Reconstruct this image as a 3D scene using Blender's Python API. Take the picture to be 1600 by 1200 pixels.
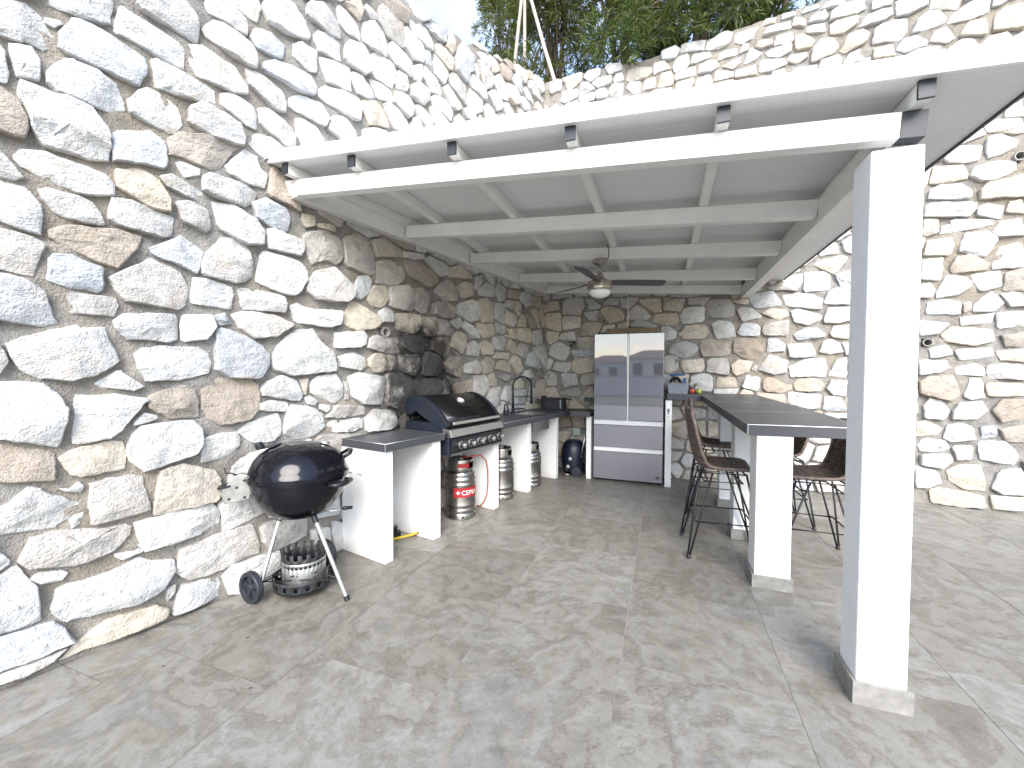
import bpy, bmesh, math, random
import numpy as np
from mathutils import Vector, Matrix, noise

for o in list(bpy.data.objects):
    bpy.data.objects.remove(o, do_unlink=True)
scene = bpy.context.scene
COL = scene.collection
R = math.radians
random.seed(11)

# ------------------------------------------------------------------ camera
cam_data = bpy.data.cameras.new('camera')
cam_data.sensor_width = 36.0
cam_data.sensor_fit = 'HORIZONTAL'
cam_data.lens = 36.0 * 642.0 / 1600.0
cam_data.clip_end = 2000.0
cam_data.clip_start = 0.05
cam = bpy.data.objects.new('camera', cam_data)
COL.objects.link(cam)
YAW, PITCH, ROLL = R(20.4), R(-1.75), R(0.2)
cam.matrix_world = (Matrix.Translation((0, 0, 1.45)) @ Matrix.Rotation(YAW, 4, 'Z')
                    @ Matrix.Rotation(R(90) + PITCH, 4, 'X') @ Matrix.Rotation(ROLL, 4, 'Z'))
scene.camera = cam

# ------------------------------------------------------------------ light
SUN_DIR = Vector((0.30, -0.74, 0.62)).normalized()      # towards the sun
world = bpy.data.worlds.new('World')
scene.world = world
world.use_nodes = True
wn = world.node_tree.nodes
wl = world.node_tree.links
sky = wn.new('ShaderNodeTexSky')
sky.sky_type = 'NISHITA'
sky.sun_disc = False
sky.sun_elevation = math.asin(SUN_DIR.z)
sky.sun_rotation = math.atan2(SUN_DIR.x, SUN_DIR.y)
sky.air_density = 1.0
sky.dust_density = 1.0
sky.ozone_density = 1.0
wn['Background'].inputs['Strength'].default_value = 0.15
# thin broken cloud over the whole sky
cc_ = wn.new('ShaderNodeTexCoord')
cm_ = wn.new('ShaderNodeMapping'); cm_.inputs['Scale'].default_value = (1.0, 1.0, 2.6)
wl.new(cc_.outputs['Generated'], cm_.inputs['Vector'])
cn_ = wn.new('ShaderNodeTexNoise'); cn_.inputs['Scale'].default_value = 2.4; cn_.inputs['Detail'].default_value = 7.0; cn_.inputs['Roughness'].default_value = 0.58
wl.new(cm_.outputs[0], cn_.inputs['Vector'])
cr_ = wn.new('ShaderNodeValToRGB')
cr_.color_ramp.elements[0].position = 0.40; cr_.color_ramp.elements[0].color = (0.10, 0.10, 0.10, 1)
cr_.color_ramp.elements[1].position = 0.66; cr_.color_ramp.elements[1].color = (0.42, 0.42, 0.42, 1)
wl.new(cn_.outputs['Fac'], cr_.inputs[0])
cx_ = wn.new('ShaderNodeMix'); cx_.data_type = 'RGBA'
wl.new(cr_.outputs[0], cx_.inputs[0])
wl.new(sky.outputs[0], cx_.inputs[6])
cx_.inputs[7].default_value = (3.9, 4.1, 4.4, 1.0)
wl.new(cx_.outputs[2], wn['Background'].inputs['Color'])

sun_data = bpy.data.lights.new('sun', 'SUN')
sun_data.energy = 1.8
sun_data.angle = R(40)
sun_data.color = (1.0, 0.96, 0.90)
sun = bpy.data.objects.new('sun', sun_data)
COL.objects.link(sun)
sun.rotation_euler = (-SUN_DIR).to_track_quat('-Z', 'Y').to_euler()
sun.location = SUN_DIR * 30

scene.cycles.max_bounces = 6
scene.cycles.diffuse_bounces = 4
scene.cycles.glossy_bounces = 3
scene.view_settings.view_transform = 'Standard'
scene.view_settings.look = 'None'
scene.view_settings.gamma = 1.0
scene.view_settings.use_curve_mapping = False
scene.view_settings.exposure = 1.8

# ------------------------------------------------------------------ helpers
ORG = {}                                   # world position of every object's origin


def tag(o, label=None, category=None, group=None, kind=None):
    if label: o['label'] = label
    if category: o['category'] = category
    if group: o['group'] = group
    if kind: o['kind'] = kind
    return o


def thing(name, loc, label, category, group=None, kind=None):
    o = bpy.data.objects.new(name, None)
    o.empty_display_size = 0.1
    COL.objects.link(o)
    o.location = loc
    ORG[o] = Vector(loc)
    return tag(o, label, category, group, kind)


def link_mesh(name, verts, faces, mat, parent=None, smooth=False, sharp=None, bevel=0.0, origin=None, mats=None, fmat=None):
    co = np.array([tuple(v) for v in verts], dtype=float)
    if origin is None:
        lo, hi = co.min(0), co.max(0)
        origin = Vector(((lo[0] + hi[0]) / 2, (lo[1] + hi[1]) / 2, lo[2]))
    else:
        origin = Vector(origin)
    me = bpy.data.meshes.new(name)
    me.from_pydata([tuple(c) for c in (co - np.array(origin))], [], faces)
    for m in (mats or [mat]):
        me.materials.append(m)
    if fmat:
        me.polygons.foreach_set('material_index', fmat)
    me.update()
    if smooth:
        me.polygons.foreach_set('use_smooth', [True] * len(me.polygons))
        if sharp:
            me.set_sharp_from_angle(angle=R(sharp))
    o = bpy.data.objects.new(name, me)
    COL.objects.link(o)
    ORG[o] = origin
    if parent is not None:
        o.parent = parent
        o.location = origin - ORG[parent]
    else:
        o.location = origin
    if bevel:
        b = o.modifiers.new('bevel', 'BEVEL')
        b.width = bevel
        b.segments = 2
        b.limit_method = 'ANGLE'
    return o


def copy_tree(o, parent=None):
    c = o.copy()
    COL.objects.link(c)
    c.parent = parent
    for ch in list(o.children):
        copy_tree(ch, c)
    return c


class MB:
    """Collects shapes in world coordinates; build() links them as one mesh object."""
    def __init__(self):
        self.v, self.f, self.m = [], [], []
        self.cm = 0

    def add(self, vs, fs):
        n = len(self.v)
        self.v += [Vector(p) for p in vs]
        self.f += [tuple(i + n for i in f) for f in fs]
        self.m += [self.cm] * len(fs)
        return self

    def hexa(self, p):
        """8 points: bottom four counter-clockwise, then top four."""
        return self.add(p, [(3, 2, 1, 0), (4, 5, 6, 7), (0, 1, 5, 4), (1, 2, 6, 5), (2, 3, 7, 6), (3, 0, 4, 7)])

    def box(self, x0, x1, y0, y1, z0, z1):
        return self.hexa([(x0, y0, z0), (x1, y0, z0), (x1, y1, z0), (x0, y1, z0),
                          (x0, y0, z1), (x1, y0, z1), (x1, y1, z1), (x0, y1, z1)])

    def fbox(self, fr, a0, a1, b0, b1, z0, z1):
        """box in a wall frame fr(a, b, z)"""
        p = [fr(a0, b0, z0), fr(a1, b0, z0), fr(a1, b1, z0), fr(a0, b1, z0),
             fr(a0, b0, z1), fr(a1, b0, z1), fr(a1, b1, z1), fr(a0, b1, z1)]
        n = (p[1] - p[0]).cross(p[3] - p[0])
        if n.z < 0:
            p = [p[0], p[3], p[2], p[1], p[4], p[7], p[6], p[5]]
        return self.hexa(p)

    def beam(self, a, b, w, h, up=(0, 0, 1)):
        """bar from a to b (centre of the bottom face), width w, height h"""
        a, b, up = Vector(a), Vector(b), Vector(up)
        d = (b - a).normalized()
        s = d.cross(up).normalized() * (w / 2)
        u = s.cross(d).normalized() * h
        return self.hexa([a - s, a + s, b + s, b - s, a - s + u, a + s + u, b + s + u, b - s + u])

    def prism(self, pts, vec):
        pts = [Vector(p) for p in pts]
        vec = Vector(vec)
        n = len(pts)
        fs = [tuple(range(n - 1, -1, -1)), tuple(range(n, 2 * n))]
        fs += [(i, (i + 1) % n, n + (i + 1) % n, n + i) for i in range(n)]
        return self.add(pts + [p + vec for p in pts], fs)

    def tube(self, pts, r, n=8, closed=False, caps=True):
        pts = [Vector(p) for p in pts]
        k = len(pts)
        rs = r if isinstance(r, (list, tuple)) else [r] * k
        vs, fs = [], []
        prev = None
        for i, p in enumerate(pts):
            if closed:
                t = pts[(i + 1) % k] - pts[i - 1]
            else:
                t = pts[min(i + 1, k - 1)] - pts[max(i - 1, 0)]
            t.normalize()
            if prev is None:
                ref = Vector((0, 0, 1)) if abs(t.z) < 0.9 else Vector((1, 0, 0))
                a = t.cross(ref).normalized()
            else:
                a = (prev - t * prev.dot(t)).normalized()
            prev = a
            b = t.cross(a)
            for j in range(n):
                an = 2 * math.pi * j / n
                vs.append(p + (a * math.cos(an) + b * math.sin(an)) * rs[i])
        for i in range(k if closed else k - 1):
            i2 = (i + 1) % k
            for j in range(n):
                j2 = (j + 1) % n
                fs.append((i * n + j, i * n + j2, i2 * n + j2, i2 * n + j))
        if caps and not closed:
            fs.append(tuple(range(n - 1, -1, -1)))
            fs.append(tuple((k - 1) * n + j for j in range(n)))
        return self.add(vs, fs)

    def lathe(self, prof, c, n=32, axis=(0, 0, 1), caps=True, skip=None):
        """prof: (radius, height along axis)"""
        c = Vector(c)
        ax = Vector(axis).normalized()
        ref = Vector((1, 0, 0)) if abs(ax.x) < 0.9 else Vector((0, 1, 0))
        a = ax.cross(ref).normalized()
        b = ax.cross(a)
        vs, fs = [], []
        for r, h in prof:
            for j in range(n):
                an = 2 * math.pi * j / n
                vs.append(c + ax * h + (a * math.cos(an) + b * math.sin(an)) * r)
        for i in range(len(prof) - 1):
            for j in range(n):
                if skip and skip(i, j):
                    continue
                j2 = (j + 1) % n
                fs.append((i * n + j, i * n + j2, (i + 1) * n + j2, (i + 1) * n + j))
        if caps:
            if prof[0][0] > 1e-5: fs.append(tuple(range(n - 1, -1, -1)))
            if prof[-1][0] > 1e-5: fs.append(tuple((len(prof) - 1) * n + j for j in range(n)))
        return self.add(vs, fs)

    def build(self, name, mat, parent=None, smooth=False, sharp=None, bevel=0.0, mats=None, origin=None):
        return link_mesh(name, self.v, self.f, mat, parent, smooth, sharp, bevel, origin, mats, self.m if mats else None)


# ------------------------------------------------------------------ materials
def nodes_of(name):
    m = bpy.data.materials.new(name)
    m.use_nodes = True
    nt = m.node_tree
    return m, nt, nt.nodes, nt.links, nt.nodes['Principled BSDF']


def mixc(nt, fac, a, b, mode='MIX'):
    n = nt.nodes.new('ShaderNodeMix')
    n.data_type = 'RGBA'
    n.blend_type = mode
    for sock, val in ((n.inputs[0], fac), (n.inputs[6], a), (n.inputs[7], b)):
        if hasattr(val, 'is_output') or isinstance(val, bpy.types.NodeSocket):
            nt.links.new(val, sock)
        elif isinstance(val, (int, float)):
            sock.default_value = val
        else:
            sock.default_value = (*val, 1.0) if len(val) == 3 else val
    return n.outputs[2]


def math_n(nt, op, a, b=0.0, clamp=False):
    n = nt.nodes.new('ShaderNodeMath')
    n.operation = op
    n.use_clamp = clamp
    for i, val in enumerate((a, b)):
        if isinstance(val, bpy.types.NodeSocket):
            nt.links.new(val, n.inputs[i])
        else:
            n.inputs[i].default_value = val
    return n.outputs[0]


def noise_n(nt, vec, scale, detail=4.0, rough=0.55, dist=0.0):
    n = nt.nodes.new('ShaderNodeTexNoise')
    n.inputs['Scale'].default_value = scale
    n.inputs['Detail'].default_value = detail
    n.inputs['Roughness'].default_value = rough
    n.inputs['Distortion'].default_value = dist
    if vec is not None:
        nt.links.new(vec, n.inputs['Vector'])
    return n.outputs['Fac']


def ramp_n(nt, fac, stops, interp='LINEAR'):
    n = nt.nodes.new('ShaderNodeValToRGB')
    cr = n.color_ramp
    cr.interpolation = interp
    while len(cr.elements) < len(stops):
        cr.elements.new(0.5)
    for e, (p, c) in zip(cr.elements, stops):
        e.position = p
        e.color = (c, c, c, 1) if isinstance(c, (int, float)) else (*c, 1)
    nt.links.new(fac, n.inputs[0])
    return n.outputs[0]


def bump_n(nt, height, strength, dist, normal=None):
    n = nt.nodes.new('ShaderNodeBump')
    n.inputs['Strength'].default_value = strength
    n.inputs['Distance'].default_value = dist
    nt.links.new(height, n.inputs['Height'])
    if normal is not None:
        nt.links.new(normal, n.inputs['Normal'])
    return n.outputs[0]


def pos_n(nt):
    return nt.nodes.new('ShaderNodeNewGeometry').outputs['Position']


def plain(name, color, rough=0.5, metal=0.0, var=0.12, nscale=8.0, bump=0.0, bscale=60.0, coat=0.0, spec=0.5, objspace=True, bdist=0.004, rvar=0.16):
    """a painted, moulded or metal surface with slight unevenness of tone, gloss and relief"""
    m, nt, N, L, b = nodes_of(name)
    vec = N.new('ShaderNodeTexCoord').outputs['Object'] if objspace else pos_n(nt)
    nz = noise_n(nt, vec, nscale, 5, 0.6)
    dark = tuple(c * (1 - var) for c in color)
    lite = tuple(min(1, c * (1 + var * 0.6)) for c in color)
    L.new(mixc(nt, ramp_n(nt, nz, [(0.3, 0.0), (0.7, 1.0)]), dark, lite), b.inputs['Base Color'])
    r2 = noise_n(nt, vec, nscale * 2.3, 4, 0.6)
    L.new(math_n(nt, 'ADD', math_n(nt, 'MULTIPLY', r2, rvar), max(0.01, rough - rvar / 2)), b.inputs['Roughness'])
    b.inputs['Metallic'].default_value = metal
    b.inputs['Coat Weight'].default_value = coat
    b.inputs['Coat Roughness'].default_value = 0.03
    b.inputs['Specular IOR Level'].default_value = spec
    if bump:
        L.new(bump_n(nt, noise_n(nt, vec, bscale, 3, 0.6), bump, bdist), b.inputs['Normal'])
    return m


def soot_mask(nt, pos):
    """soot left on the wall by the gas grill: a smoky plume with its own shape"""
    acc = None
    for c, rad, k in SOOT:
        s = nt.nodes.new('ShaderNodeVectorMath'); s.operation = 'SUBTRACT'
        nt.links.new(pos, s.inputs[0]); s.inputs[1].default_value = c
        sc = nt.nodes.new('ShaderNodeVectorMath'); sc.operation = 'MULTIPLY'
        nt.links.new(s.outputs[0], sc.inputs[0]); sc.inputs[1].default_value = rad
        ln = nt.nodes.new('ShaderNodeVectorMath'); ln.operation = 'LENGTH'
        nt.links.new(sc.outputs[0], ln.inputs[0])
        v = math_n(nt, 'MULTIPLY', math_n(nt, 'SUBTRACT', 1.0, ln.outputs['Value'], True), k)
        acc = v if acc is None else math_n(nt, 'MAXIMUM', acc, v)
    nz = ramp_n(nt, noise_n(nt, pos, 6.0, 3, 0.7), [(0.28, 0.35), (0.64, 1.2)])
    return math_n(nt, 'MULTIPLY', acc, nz, True)


# wall frames: u runs from the inner corner along the left wall towards the camera, v along the back wall
K = Vector((-1.754, 6.098, 0.0))
DL = Vector((0.1977, 0.9803, 0.0)).normalized()
NL = Vector((DL.y, -DL.x, 0.0))
DB = Vector((0.9984, -0.0565, 0.0)).normalized()
NB = Vector((DB.y, -DB.x, 0.0))


def LW(u, w, z): return K - DL * u + NL * w + Vector((0, 0, z))
def BW(v, w, z): return K + DB * v + NB * w + Vector((0, 0, z))


SOOT = [(tuple(LW(2.62, 0.05, 1.32)), (1.35, 1.35, 1.05), 2.2),
        (tuple(LW(2.42, 0.05, 1.72)), (1.6, 1.6, 1.0), 0.75),
        (tuple(LW(2.75, 0.05, 1.10)), (2.0, 2.0, 1.8), 2.2)]

# -- stone
STONE, nt, N, L, b = nodes_of('rubble_stone')
P_ = pos_n(nt)
att = N.new('ShaderNodeAttribute'); att.attribute_name = 'tone'
base = att.outputs['Color']
n_big = noise_n(nt, P_, 4.0, 3, 0.6, 0.6)
n_mid = noise_n(nt, P_, 21.0, 4, 0.74, 0.25)
n_fin = noise_n(nt, P_, 90.0, 2, 0.7)
mp = N.new('ShaderNodeMapping'); mp.inputs['Rotation'].default_value = (0.3, 0.35, 0.2); mp.inputs['Scale'].default_value = (1.0, 1.0, 2.2)
L.new(P_, mp.inputs['Vector'])
n_vein = noise_n(nt, mp.outputs[0], 6.0, 4, 0.72, 0.5)
c = mixc(nt, ramp_n(nt, n_mid, [(0.42, 0.0), (0.68, 0.6)]), base, mixc(nt, 1.0, base, (0.66, 0.64, 0.62), 'MULTIPLY'))
c = mixc(nt, ramp_n(nt, n_vein, [(0.54, 0.0), (0.63, 0.36), (0.70, 0.08)]), c, mixc(nt, 1.0, base, (0.46, 0.49, 0.55), 'MULTIPLY'))
c = mixc(nt, math_n(nt, 'MULTIPLY', ramp_n(nt, n_big, [(0.55, 0.0), (0.70, 0.5)]), ramp_n(nt, n_mid, [(0.36, 0.0), (0.58, 1.0)])), c, (0.45, 0.365, 0.27))
c = mixc(nt, ramp_n(nt, n_fin, [(0.60, 0.0), (0.74, 0.45)]), c, mixc(nt, 1.0, base, (0.40, 0.38, 0.36), 'MULTIPLY'))
c = mixc(nt, math_n(nt, 'MULTIPLY', soot_mask(nt, P_), 0.93), c, (0.018, 0.017, 0.018))
L.new(c, b.inputs['Base Color'])
b.inputs['Roughness'].default_value = 0.78
b.inputs['Specular IOR Level'].default_value = 0.3
h = math_n(nt, 'ADD', math_n(nt, 'MULTIPLY', n_vein, 1.2), math_n(nt, 'ADD', n_mid, math_n(nt, 'MULTIPLY', n_fin, 0.4)))
L.new(bump_n(nt, h, 0.75, 0.02), b.inputs['Normal'])

# -- mortar
MORTAR, nt, N, L, b = nodes_of('wall_mortar')
P_ = pos_n(nt)
n1 = noise_n(nt, P_, 10.0, 5, 0.7)
n2 = noise_n(nt, P_, 70.0, 3, 0.75)
n3 = noise_n(nt, P_, 1.1, 3, 0.5)
c = mixc(nt, ramp_n(nt, n1, [(0.3, 0.0), (0.7, 1.0)]), (0.235, 0.222, 0.205), (0.41, 0.39, 0.365))
c = mixc(nt, ramp_n(nt, n3, [(0.46, 0.0), (0.66, 0.7)]), c, (0.37, 0.315, 0.245))
c = mixc(nt, ramp_n(nt, n2, [(0.58, 0.0), (0.72, 0.6)]), c, (0.19, 0.175, 0.155))
c = mixc(nt, math_n(nt, 'MULTIPLY', soot_mask(nt, P_), 0.93), c, (0.015, 0.014, 0.014))
L.new(c, b.inputs['Base Color'])
b.inputs['Roughness'].default_value = 0.92
b.inputs['Specular IOR Level'].default_value = 0.2
L.new(bump_n(nt, math_n(nt, 'ADD', n1, math_n(nt, 'MULTIPLY', n2, 0.8)), 1.0, 0.03), b.inputs['Normal'])

# -- floor tile: slate-look porcelain, a different cut of the pattern on every tile
TILE, nt, N, L, b = nodes_of('slate_tile')
tc = N.new('ShaderNodeTexCoord').outputs['Object']
inf = N.new('ShaderNodeObjectInfo')
rot = N.new('ShaderNodeVectorRotate'); rot.rotation_type = 'Z_AXIS'
L.new(tc, rot.inputs['Vector'])
L.new(math_n(nt, 'MULTIPLY', inf.outputs['Random'], 6.28), rot.inputs['Angle'])
off = N.new('ShaderNodeVectorMath'); off.operation = 'ADD'
sc = N.new('ShaderNodeVectorMath'); sc.operation = 'SCALE'
sc.inputs[0].default_value = (37.0, 91.0, 53.0)
L.new(inf.outputs['Random'], sc.inputs['Scale'])
L.new(rot.outputs[0], off.inputs[0]); L.new(sc.outputs[0], off.inputs[1])
V_ = off.outputs[0]
mp = N.new('ShaderNodeMapping'); mp.inputs['Scale'].default_value = (1.0, 2.2, 1.0)
L.new(V_, mp.inputs['Vector'])
nA = noise_n(nt, V_, 1.7, 7, 0.62, 0.3)
nB = noise_n(nt, mp.outputs[0], 5.0, 6, 0.66, 0.5)
nC = noise_n(nt, V_, 70.0, 2, 0.7)
nD = noise_n(nt, V_, 20.0, 5, 0.78, 0.5)
c = ramp_n(nt, nA, [(0.28, (0.150, 0.142, 0.125)), (0.395, (0.235, 0.222, 0.195)), (0.405, (0.290, 0.285, 0.265)), (0.475, (0.270, 0.258, 0.230)), (0.483, (0.205, 0.190, 0.165)),
                    (0.535, (0.255, 0.250, 0.232)), (0.542, (0.300, 0.305, 0.300)), (0.60, (0.250, 0.228, 0.188)), (0.608, (0.205, 0.205, 0.198)), (0.68, (0.300, 0.300, 0.292)), (0.78, (0.215, 0.225, 0.232))])
c = mixc(nt, ramp_n(nt, nB, [(0.33, 0.42), (0.46, 0.0)]), c, mixc(nt, 1.0, c, (0.55, 0.53, 0.49), 'MULTIPLY'))
c = mixc(nt, ramp_n(nt, nB, [(0.53, 0.0), (0.64, 0.38)]), c, (0.38, 0.38, 0.37))
c = mixc(nt, ramp_n(nt, nD, [(0.50, 0.0), (0.64, 0.40)]), c, mixc(nt, 1.0, c, (0.58, 0.57, 0.55), 'MULTIPLY'))
c = mixc(nt, ramp_n(nt, nC, [(0.55, 0.0), (0.78, 0.32)]), c, (0.44, 0.44, 0.42))
c = mixc(nt, 0.10, c, (0.275, 0.270, 0.255))
c = mixc(nt, 1.0, c, (0.85, 0.845, 0.83), 'MULTIPLY')
# broad shift of tone from tile to tile
c = mixc(nt, math_n(nt, 'MULTIPLY', math_n(nt, 'FRACT', math_n(nt, 'MULTIPLY', inf.outputs['Random'], 7.31)), 0.85), c, mixc(nt, 1.0, c, (0.74, 0.71, 0.66), 'MULTIPLY'))
L.new(c, b.inputs['Base Color'])
L.new(math_n(nt, 'ADD', math_n(nt, 'MULTIPLY', nB, 0.3), 0.32), b.inputs['Roughness'])
b.inputs['Specular IOR Level'].default_value = 0.35
hh = math_n(nt, 'ADD', ramp_n(nt, nA, [(0.38, 0.0), (0.41, 0.4), (0.485, 0.45), (0.50, 0.8), (0.60, 0.85), (0.63, 1.0)]), math_n(nt, 'ADD', math_n(nt, 'MULTIPLY', nB, 0.9), math_n(nt, 'MULTIPLY', nC, 0.15)))
L.new(bump_n(nt, hh, 0.45, 0.006), b.inputs['Normal'])

SKIRTM = plain('skirting_stone', (0.245, 0.235, 0.215), 0.6, var=0.3, nscale=22, bump=0.2, bscale=60)
GROUT = plain('tile_grout', (0.40, 0.39, 0.37), 0.9, objspace=False, nscale=20)
PLASTER = plain('white_render', (0.80, 0.80, 0.79), 0.75, var=0.05, nscale=5, bump=0.5, bscale=55, objspace=False)
nt = PLASTER.node_tree
bs = nt.nodes['Principled BSDF']
src = bs.inputs['Base Color'].links[0].from_socket
sx = nt.nodes.new('ShaderNodeSeparateXYZ'); pz = pos_n(nt); nt.links.new(pz, sx.inputs[0])
low = ramp_n(nt, math_n(nt, 'ADD', sx.outputs['Z'], math_n(nt, 'MULTIPLY', noise_n(nt, pz, 14.0, 4, 0.7), 0.16)), [(0.06, 0.5), (0.17, 0.0)])
blot = ramp_n(nt, noise_n(nt, pz, 3.2, 5, 0.7), [(0.56, 0.0), (0.72, 0.16)])
nt.links.new(mixc(nt, math_n(nt, 'MAXIMUM', low, blot), src, (0.50, 0.475, 0.43)), bs.inputs['Base Color'])
PAINT = plain('white_powder_coat', (0.80, 0.80, 0.78), 0.38, var=0.05, nscale=4, bump=0.08, bscale=30)
CREAM = plain('off_white_beam_paint', (0.77, 0.765, 0.745), 0.45, var=0.07, nscale=5, bump=0.08, bscale=30)
BLACKP = plain('black_plastic', (0.010, 0.011, 0.014), 0.42, bump=0.1, bscale=80)
CAPM = plain('dark_end_cap', (0.025, 0.03, 0.038), 0.5, bump=0.1, bscale=60)
WORKTOP = plain('anthracite_worktop', (0.050, 0.053, 0.060), 0.42, var=0.06, nscale=6, bump=0.02, bscale=200, bdist=0.001)
TRIM = plain('steel_edge_trim', (0.42, 0.42, 0.43), 0.35, metal=0.8)
STEEL = plain('brushed_steel', (0.56, 0.55, 0.53), 0.32, metal=1.0, var=0.10, nscale=14)
KEGM = plain('bottle_steel', (0.38, 0.36, 0.335), 0.24, metal=1.0, var=0.22, nscale=9, bump=0.12, bscale=40)
ENAMEL = plain('black_enamel', (0.004, 0.004, 0.007), 0.12, var=0.1, coat=0.0, spec=0.38)
HOODM = plain('black_hood_enamel', (0.006, 0.006, 0.007), 0.22, var=0.2, coat=0.0, spec=0.32)
HOODS = plain('dark_blue_cast_metal', (0.009, 0.013, 0.022), 0.42, bump=0.2, bscale=90)
ALU = plain('satin_aluminium', (0.72, 0.71, 0.69), 0.3, metal=0.9, var=0.12)
ZINC = plain('zinc_plate', (0.42, 0.42, 0.40), 0.42, metal=0.85, var=0.3, nscale=14)
SOOTY = plain('sooty_iron', (0.030, 0.031, 0.034), 0.6, metal=0.3, var=0.4, nscale=20, bump=0.3, bscale=90)
RUBBER = plain('dark_wheel_plastic', (0.020, 0.022, 0.030), 0.55, bump=0.15, bscale=70)
WIREM = plain('black_steel_rod', (0.014, 0.014, 0.018), 0.45, metal=0.2)
GLASSG = plain('grey_fridge_glass', (0.25, 0.245, 0.275), 0.02, metal=0.45, var=0.03, coat=0.4, spec=0.7, nscale=2, rvar=0.01)
SILVER = plain('silver_handle_strip', (0.80, 0.80, 0.80), 0.35, metal=0.25, var=0.04)
DARKB = plain('fridge_side', (0.05, 0.05, 0.055), 0.5)
BRONZE = plain('aged_nickel', (0.50, 0.46, 0.40), 0.3, metal=0.9, var=0.2)
BLADE = plain('fan_blade', (0.095, 0.09, 0.095), 0.45, var=0.15)
OPAL = plain('opal_glass', (0.82, 0.82, 0.80), 0.22, var=0.02, coat=0.5)
REDL = plain('red_label', (0.32, 0.014, 0.018), 0.4)
WHITEL = plain('white_print', (0.85, 0.85, 0.85), 0.5, var=0.02)
REDH = plain('red_gas_hose', (0.36, 0.06, 0.04), 0.5)
NAVY = plain('navy_plastic', (0.006, 0.008, 0.022), 0.4, bump=0.08)
WOODB = plain('brown_board', (0.19, 0.135, 0.085), 0.6, var=0.3, nscale=12)
GREYP = plain('grey_green_plastic', (0.33, 0.38, 0.36), 0.5)
PVC = plain('grey_pvc_pipe', (0.34, 0.33, 0.31), 0.5, objspace=False)
HOLE = plain('dark_pipe_inside', (0.02, 0.019, 0.018), 0.9)
CLEARP = plain('smoky_clear_plastic', (0.20, 0.23, 0.26), 0.12, var=0.1)
BLUEP = plain('blue_plastic', (0.02, 0.07, 0.20), 0.4)
REDP = plain('red_fruit', (0.45, 0.06, 0.05), 0.4, var=0.4)
GREENP = plain('green_fruit', (0.35, 0.38, 0.08), 0.4, var=0.4)
YELL = plain('yellow_handle', (0.55, 0.38, 0.03), 0.45)
STAKE = plain('peeled_timber', (0.42, 0.385, 0.33), 0.75, var=0.3, nscale=18, bump=0.4, bscale=40, objspace=False)
BARK = plain('bark', (0.10, 0.075, 0.055), 0.9, var=0.4, nscale=16, bump=0.6, bscale=40, objspace=False)
FWIRE = plain('galvanised_wire', (0.50, 0.52, 0.53), 0.4, metal=0.6)
EARTH = plain('dry_earth', (0.17, 0.125, 0.08), 0.95, var=0.4, nscale=3, bump=0.6, bscale=20, objspace=False)
HOUSEW = plain('house_render', (0.74, 0.72, 0.69), 0.8, var=0.08, objspace=False, nscale=1)
ROOFT = plain('clay_roof', (0.22, 0.16, 0.13), 0.8, var=0.3, objspace=False, nscale=4)
GLASSD = plain('dark_window_glass', (0.02, 0.025, 0.03), 0.08)

# roof panel underside: fine pressed ribs
PANEL, nt, N, L, b = nodes_of('ribbed_roof_sheet')
P_ = pos_n(nt)
sx = N.new('ShaderNodeSeparateXYZ'); L.new(P_, sx.inputs[0])
wv = math_n(nt, 'SINE', math_n(nt, 'MULTIPLY', sx.outputs['Y'], 2 * math.pi / 0.045))
wv2 = math_n(nt, 'SINE', math_n(nt, 'MULTIPLY', sx.outputs['Y'], 2 * math.pi / 0.33))
hgt = math_n(nt, 'ADD', ramp_n(nt, math_n(nt, 'ADD', math_n(nt, 'MULTIPLY', wv, 0.5), 0.5), [(0.0, 0.0), (0.35, 1.0)]),
             ramp_n(nt, math_n(nt, 'ADD', math_n(nt, 'MULTIPLY', wv2, 0.5), 0.5), [(0.0, 0.0), (0.05, 1.6)]))
L.new(bump_n(nt, hgt, 0.16, 0.005), b.inputs['Normal'])
L.new(mixc(nt, noise_n(nt, P_, 2.5, 4), (0.66, 0.675, 0.675), (0.73, 0.74, 0.74)), b.inputs['Base Color'])
b.inputs['Roughness'].default_value = 0.5

# wicker
WICKER, nt, N, L, b = nodes_of('brown_wicker')
vec = N.new('ShaderNodeTexCoord').outputs['Object']
n1 = noise_n(nt, vec, 26.0, 5, 0.7, 0.5)
mp = N.new('ShaderNodeMapping'); mp.inputs['Scale'].default_value = (1.0, 9.0, 1.0); L.new(vec, mp.inputs['Vector'])
n2 = noise_n(nt, mp.outputs[0], 9.0, 4, 0.7)
c = mixc(nt, ramp_n(nt, n1, [(0.35, 0.0), (0.68, 1.0)]), (0.055, 0.038, 0.031), (0.19, 0.14, 0.118))
c = mixc(nt, ramp_n(nt, n2, [(0.5, 0.0), (0.7, 0.6)]), c, (0.035, 0.022, 0.018))
L.new(c, b.inputs['Base Color'])
b.inputs['Roughness'].default_value = 0.55
L.new(bump_n(nt, n2, 0.6, 0.004), b.inputs['Normal'])

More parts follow.
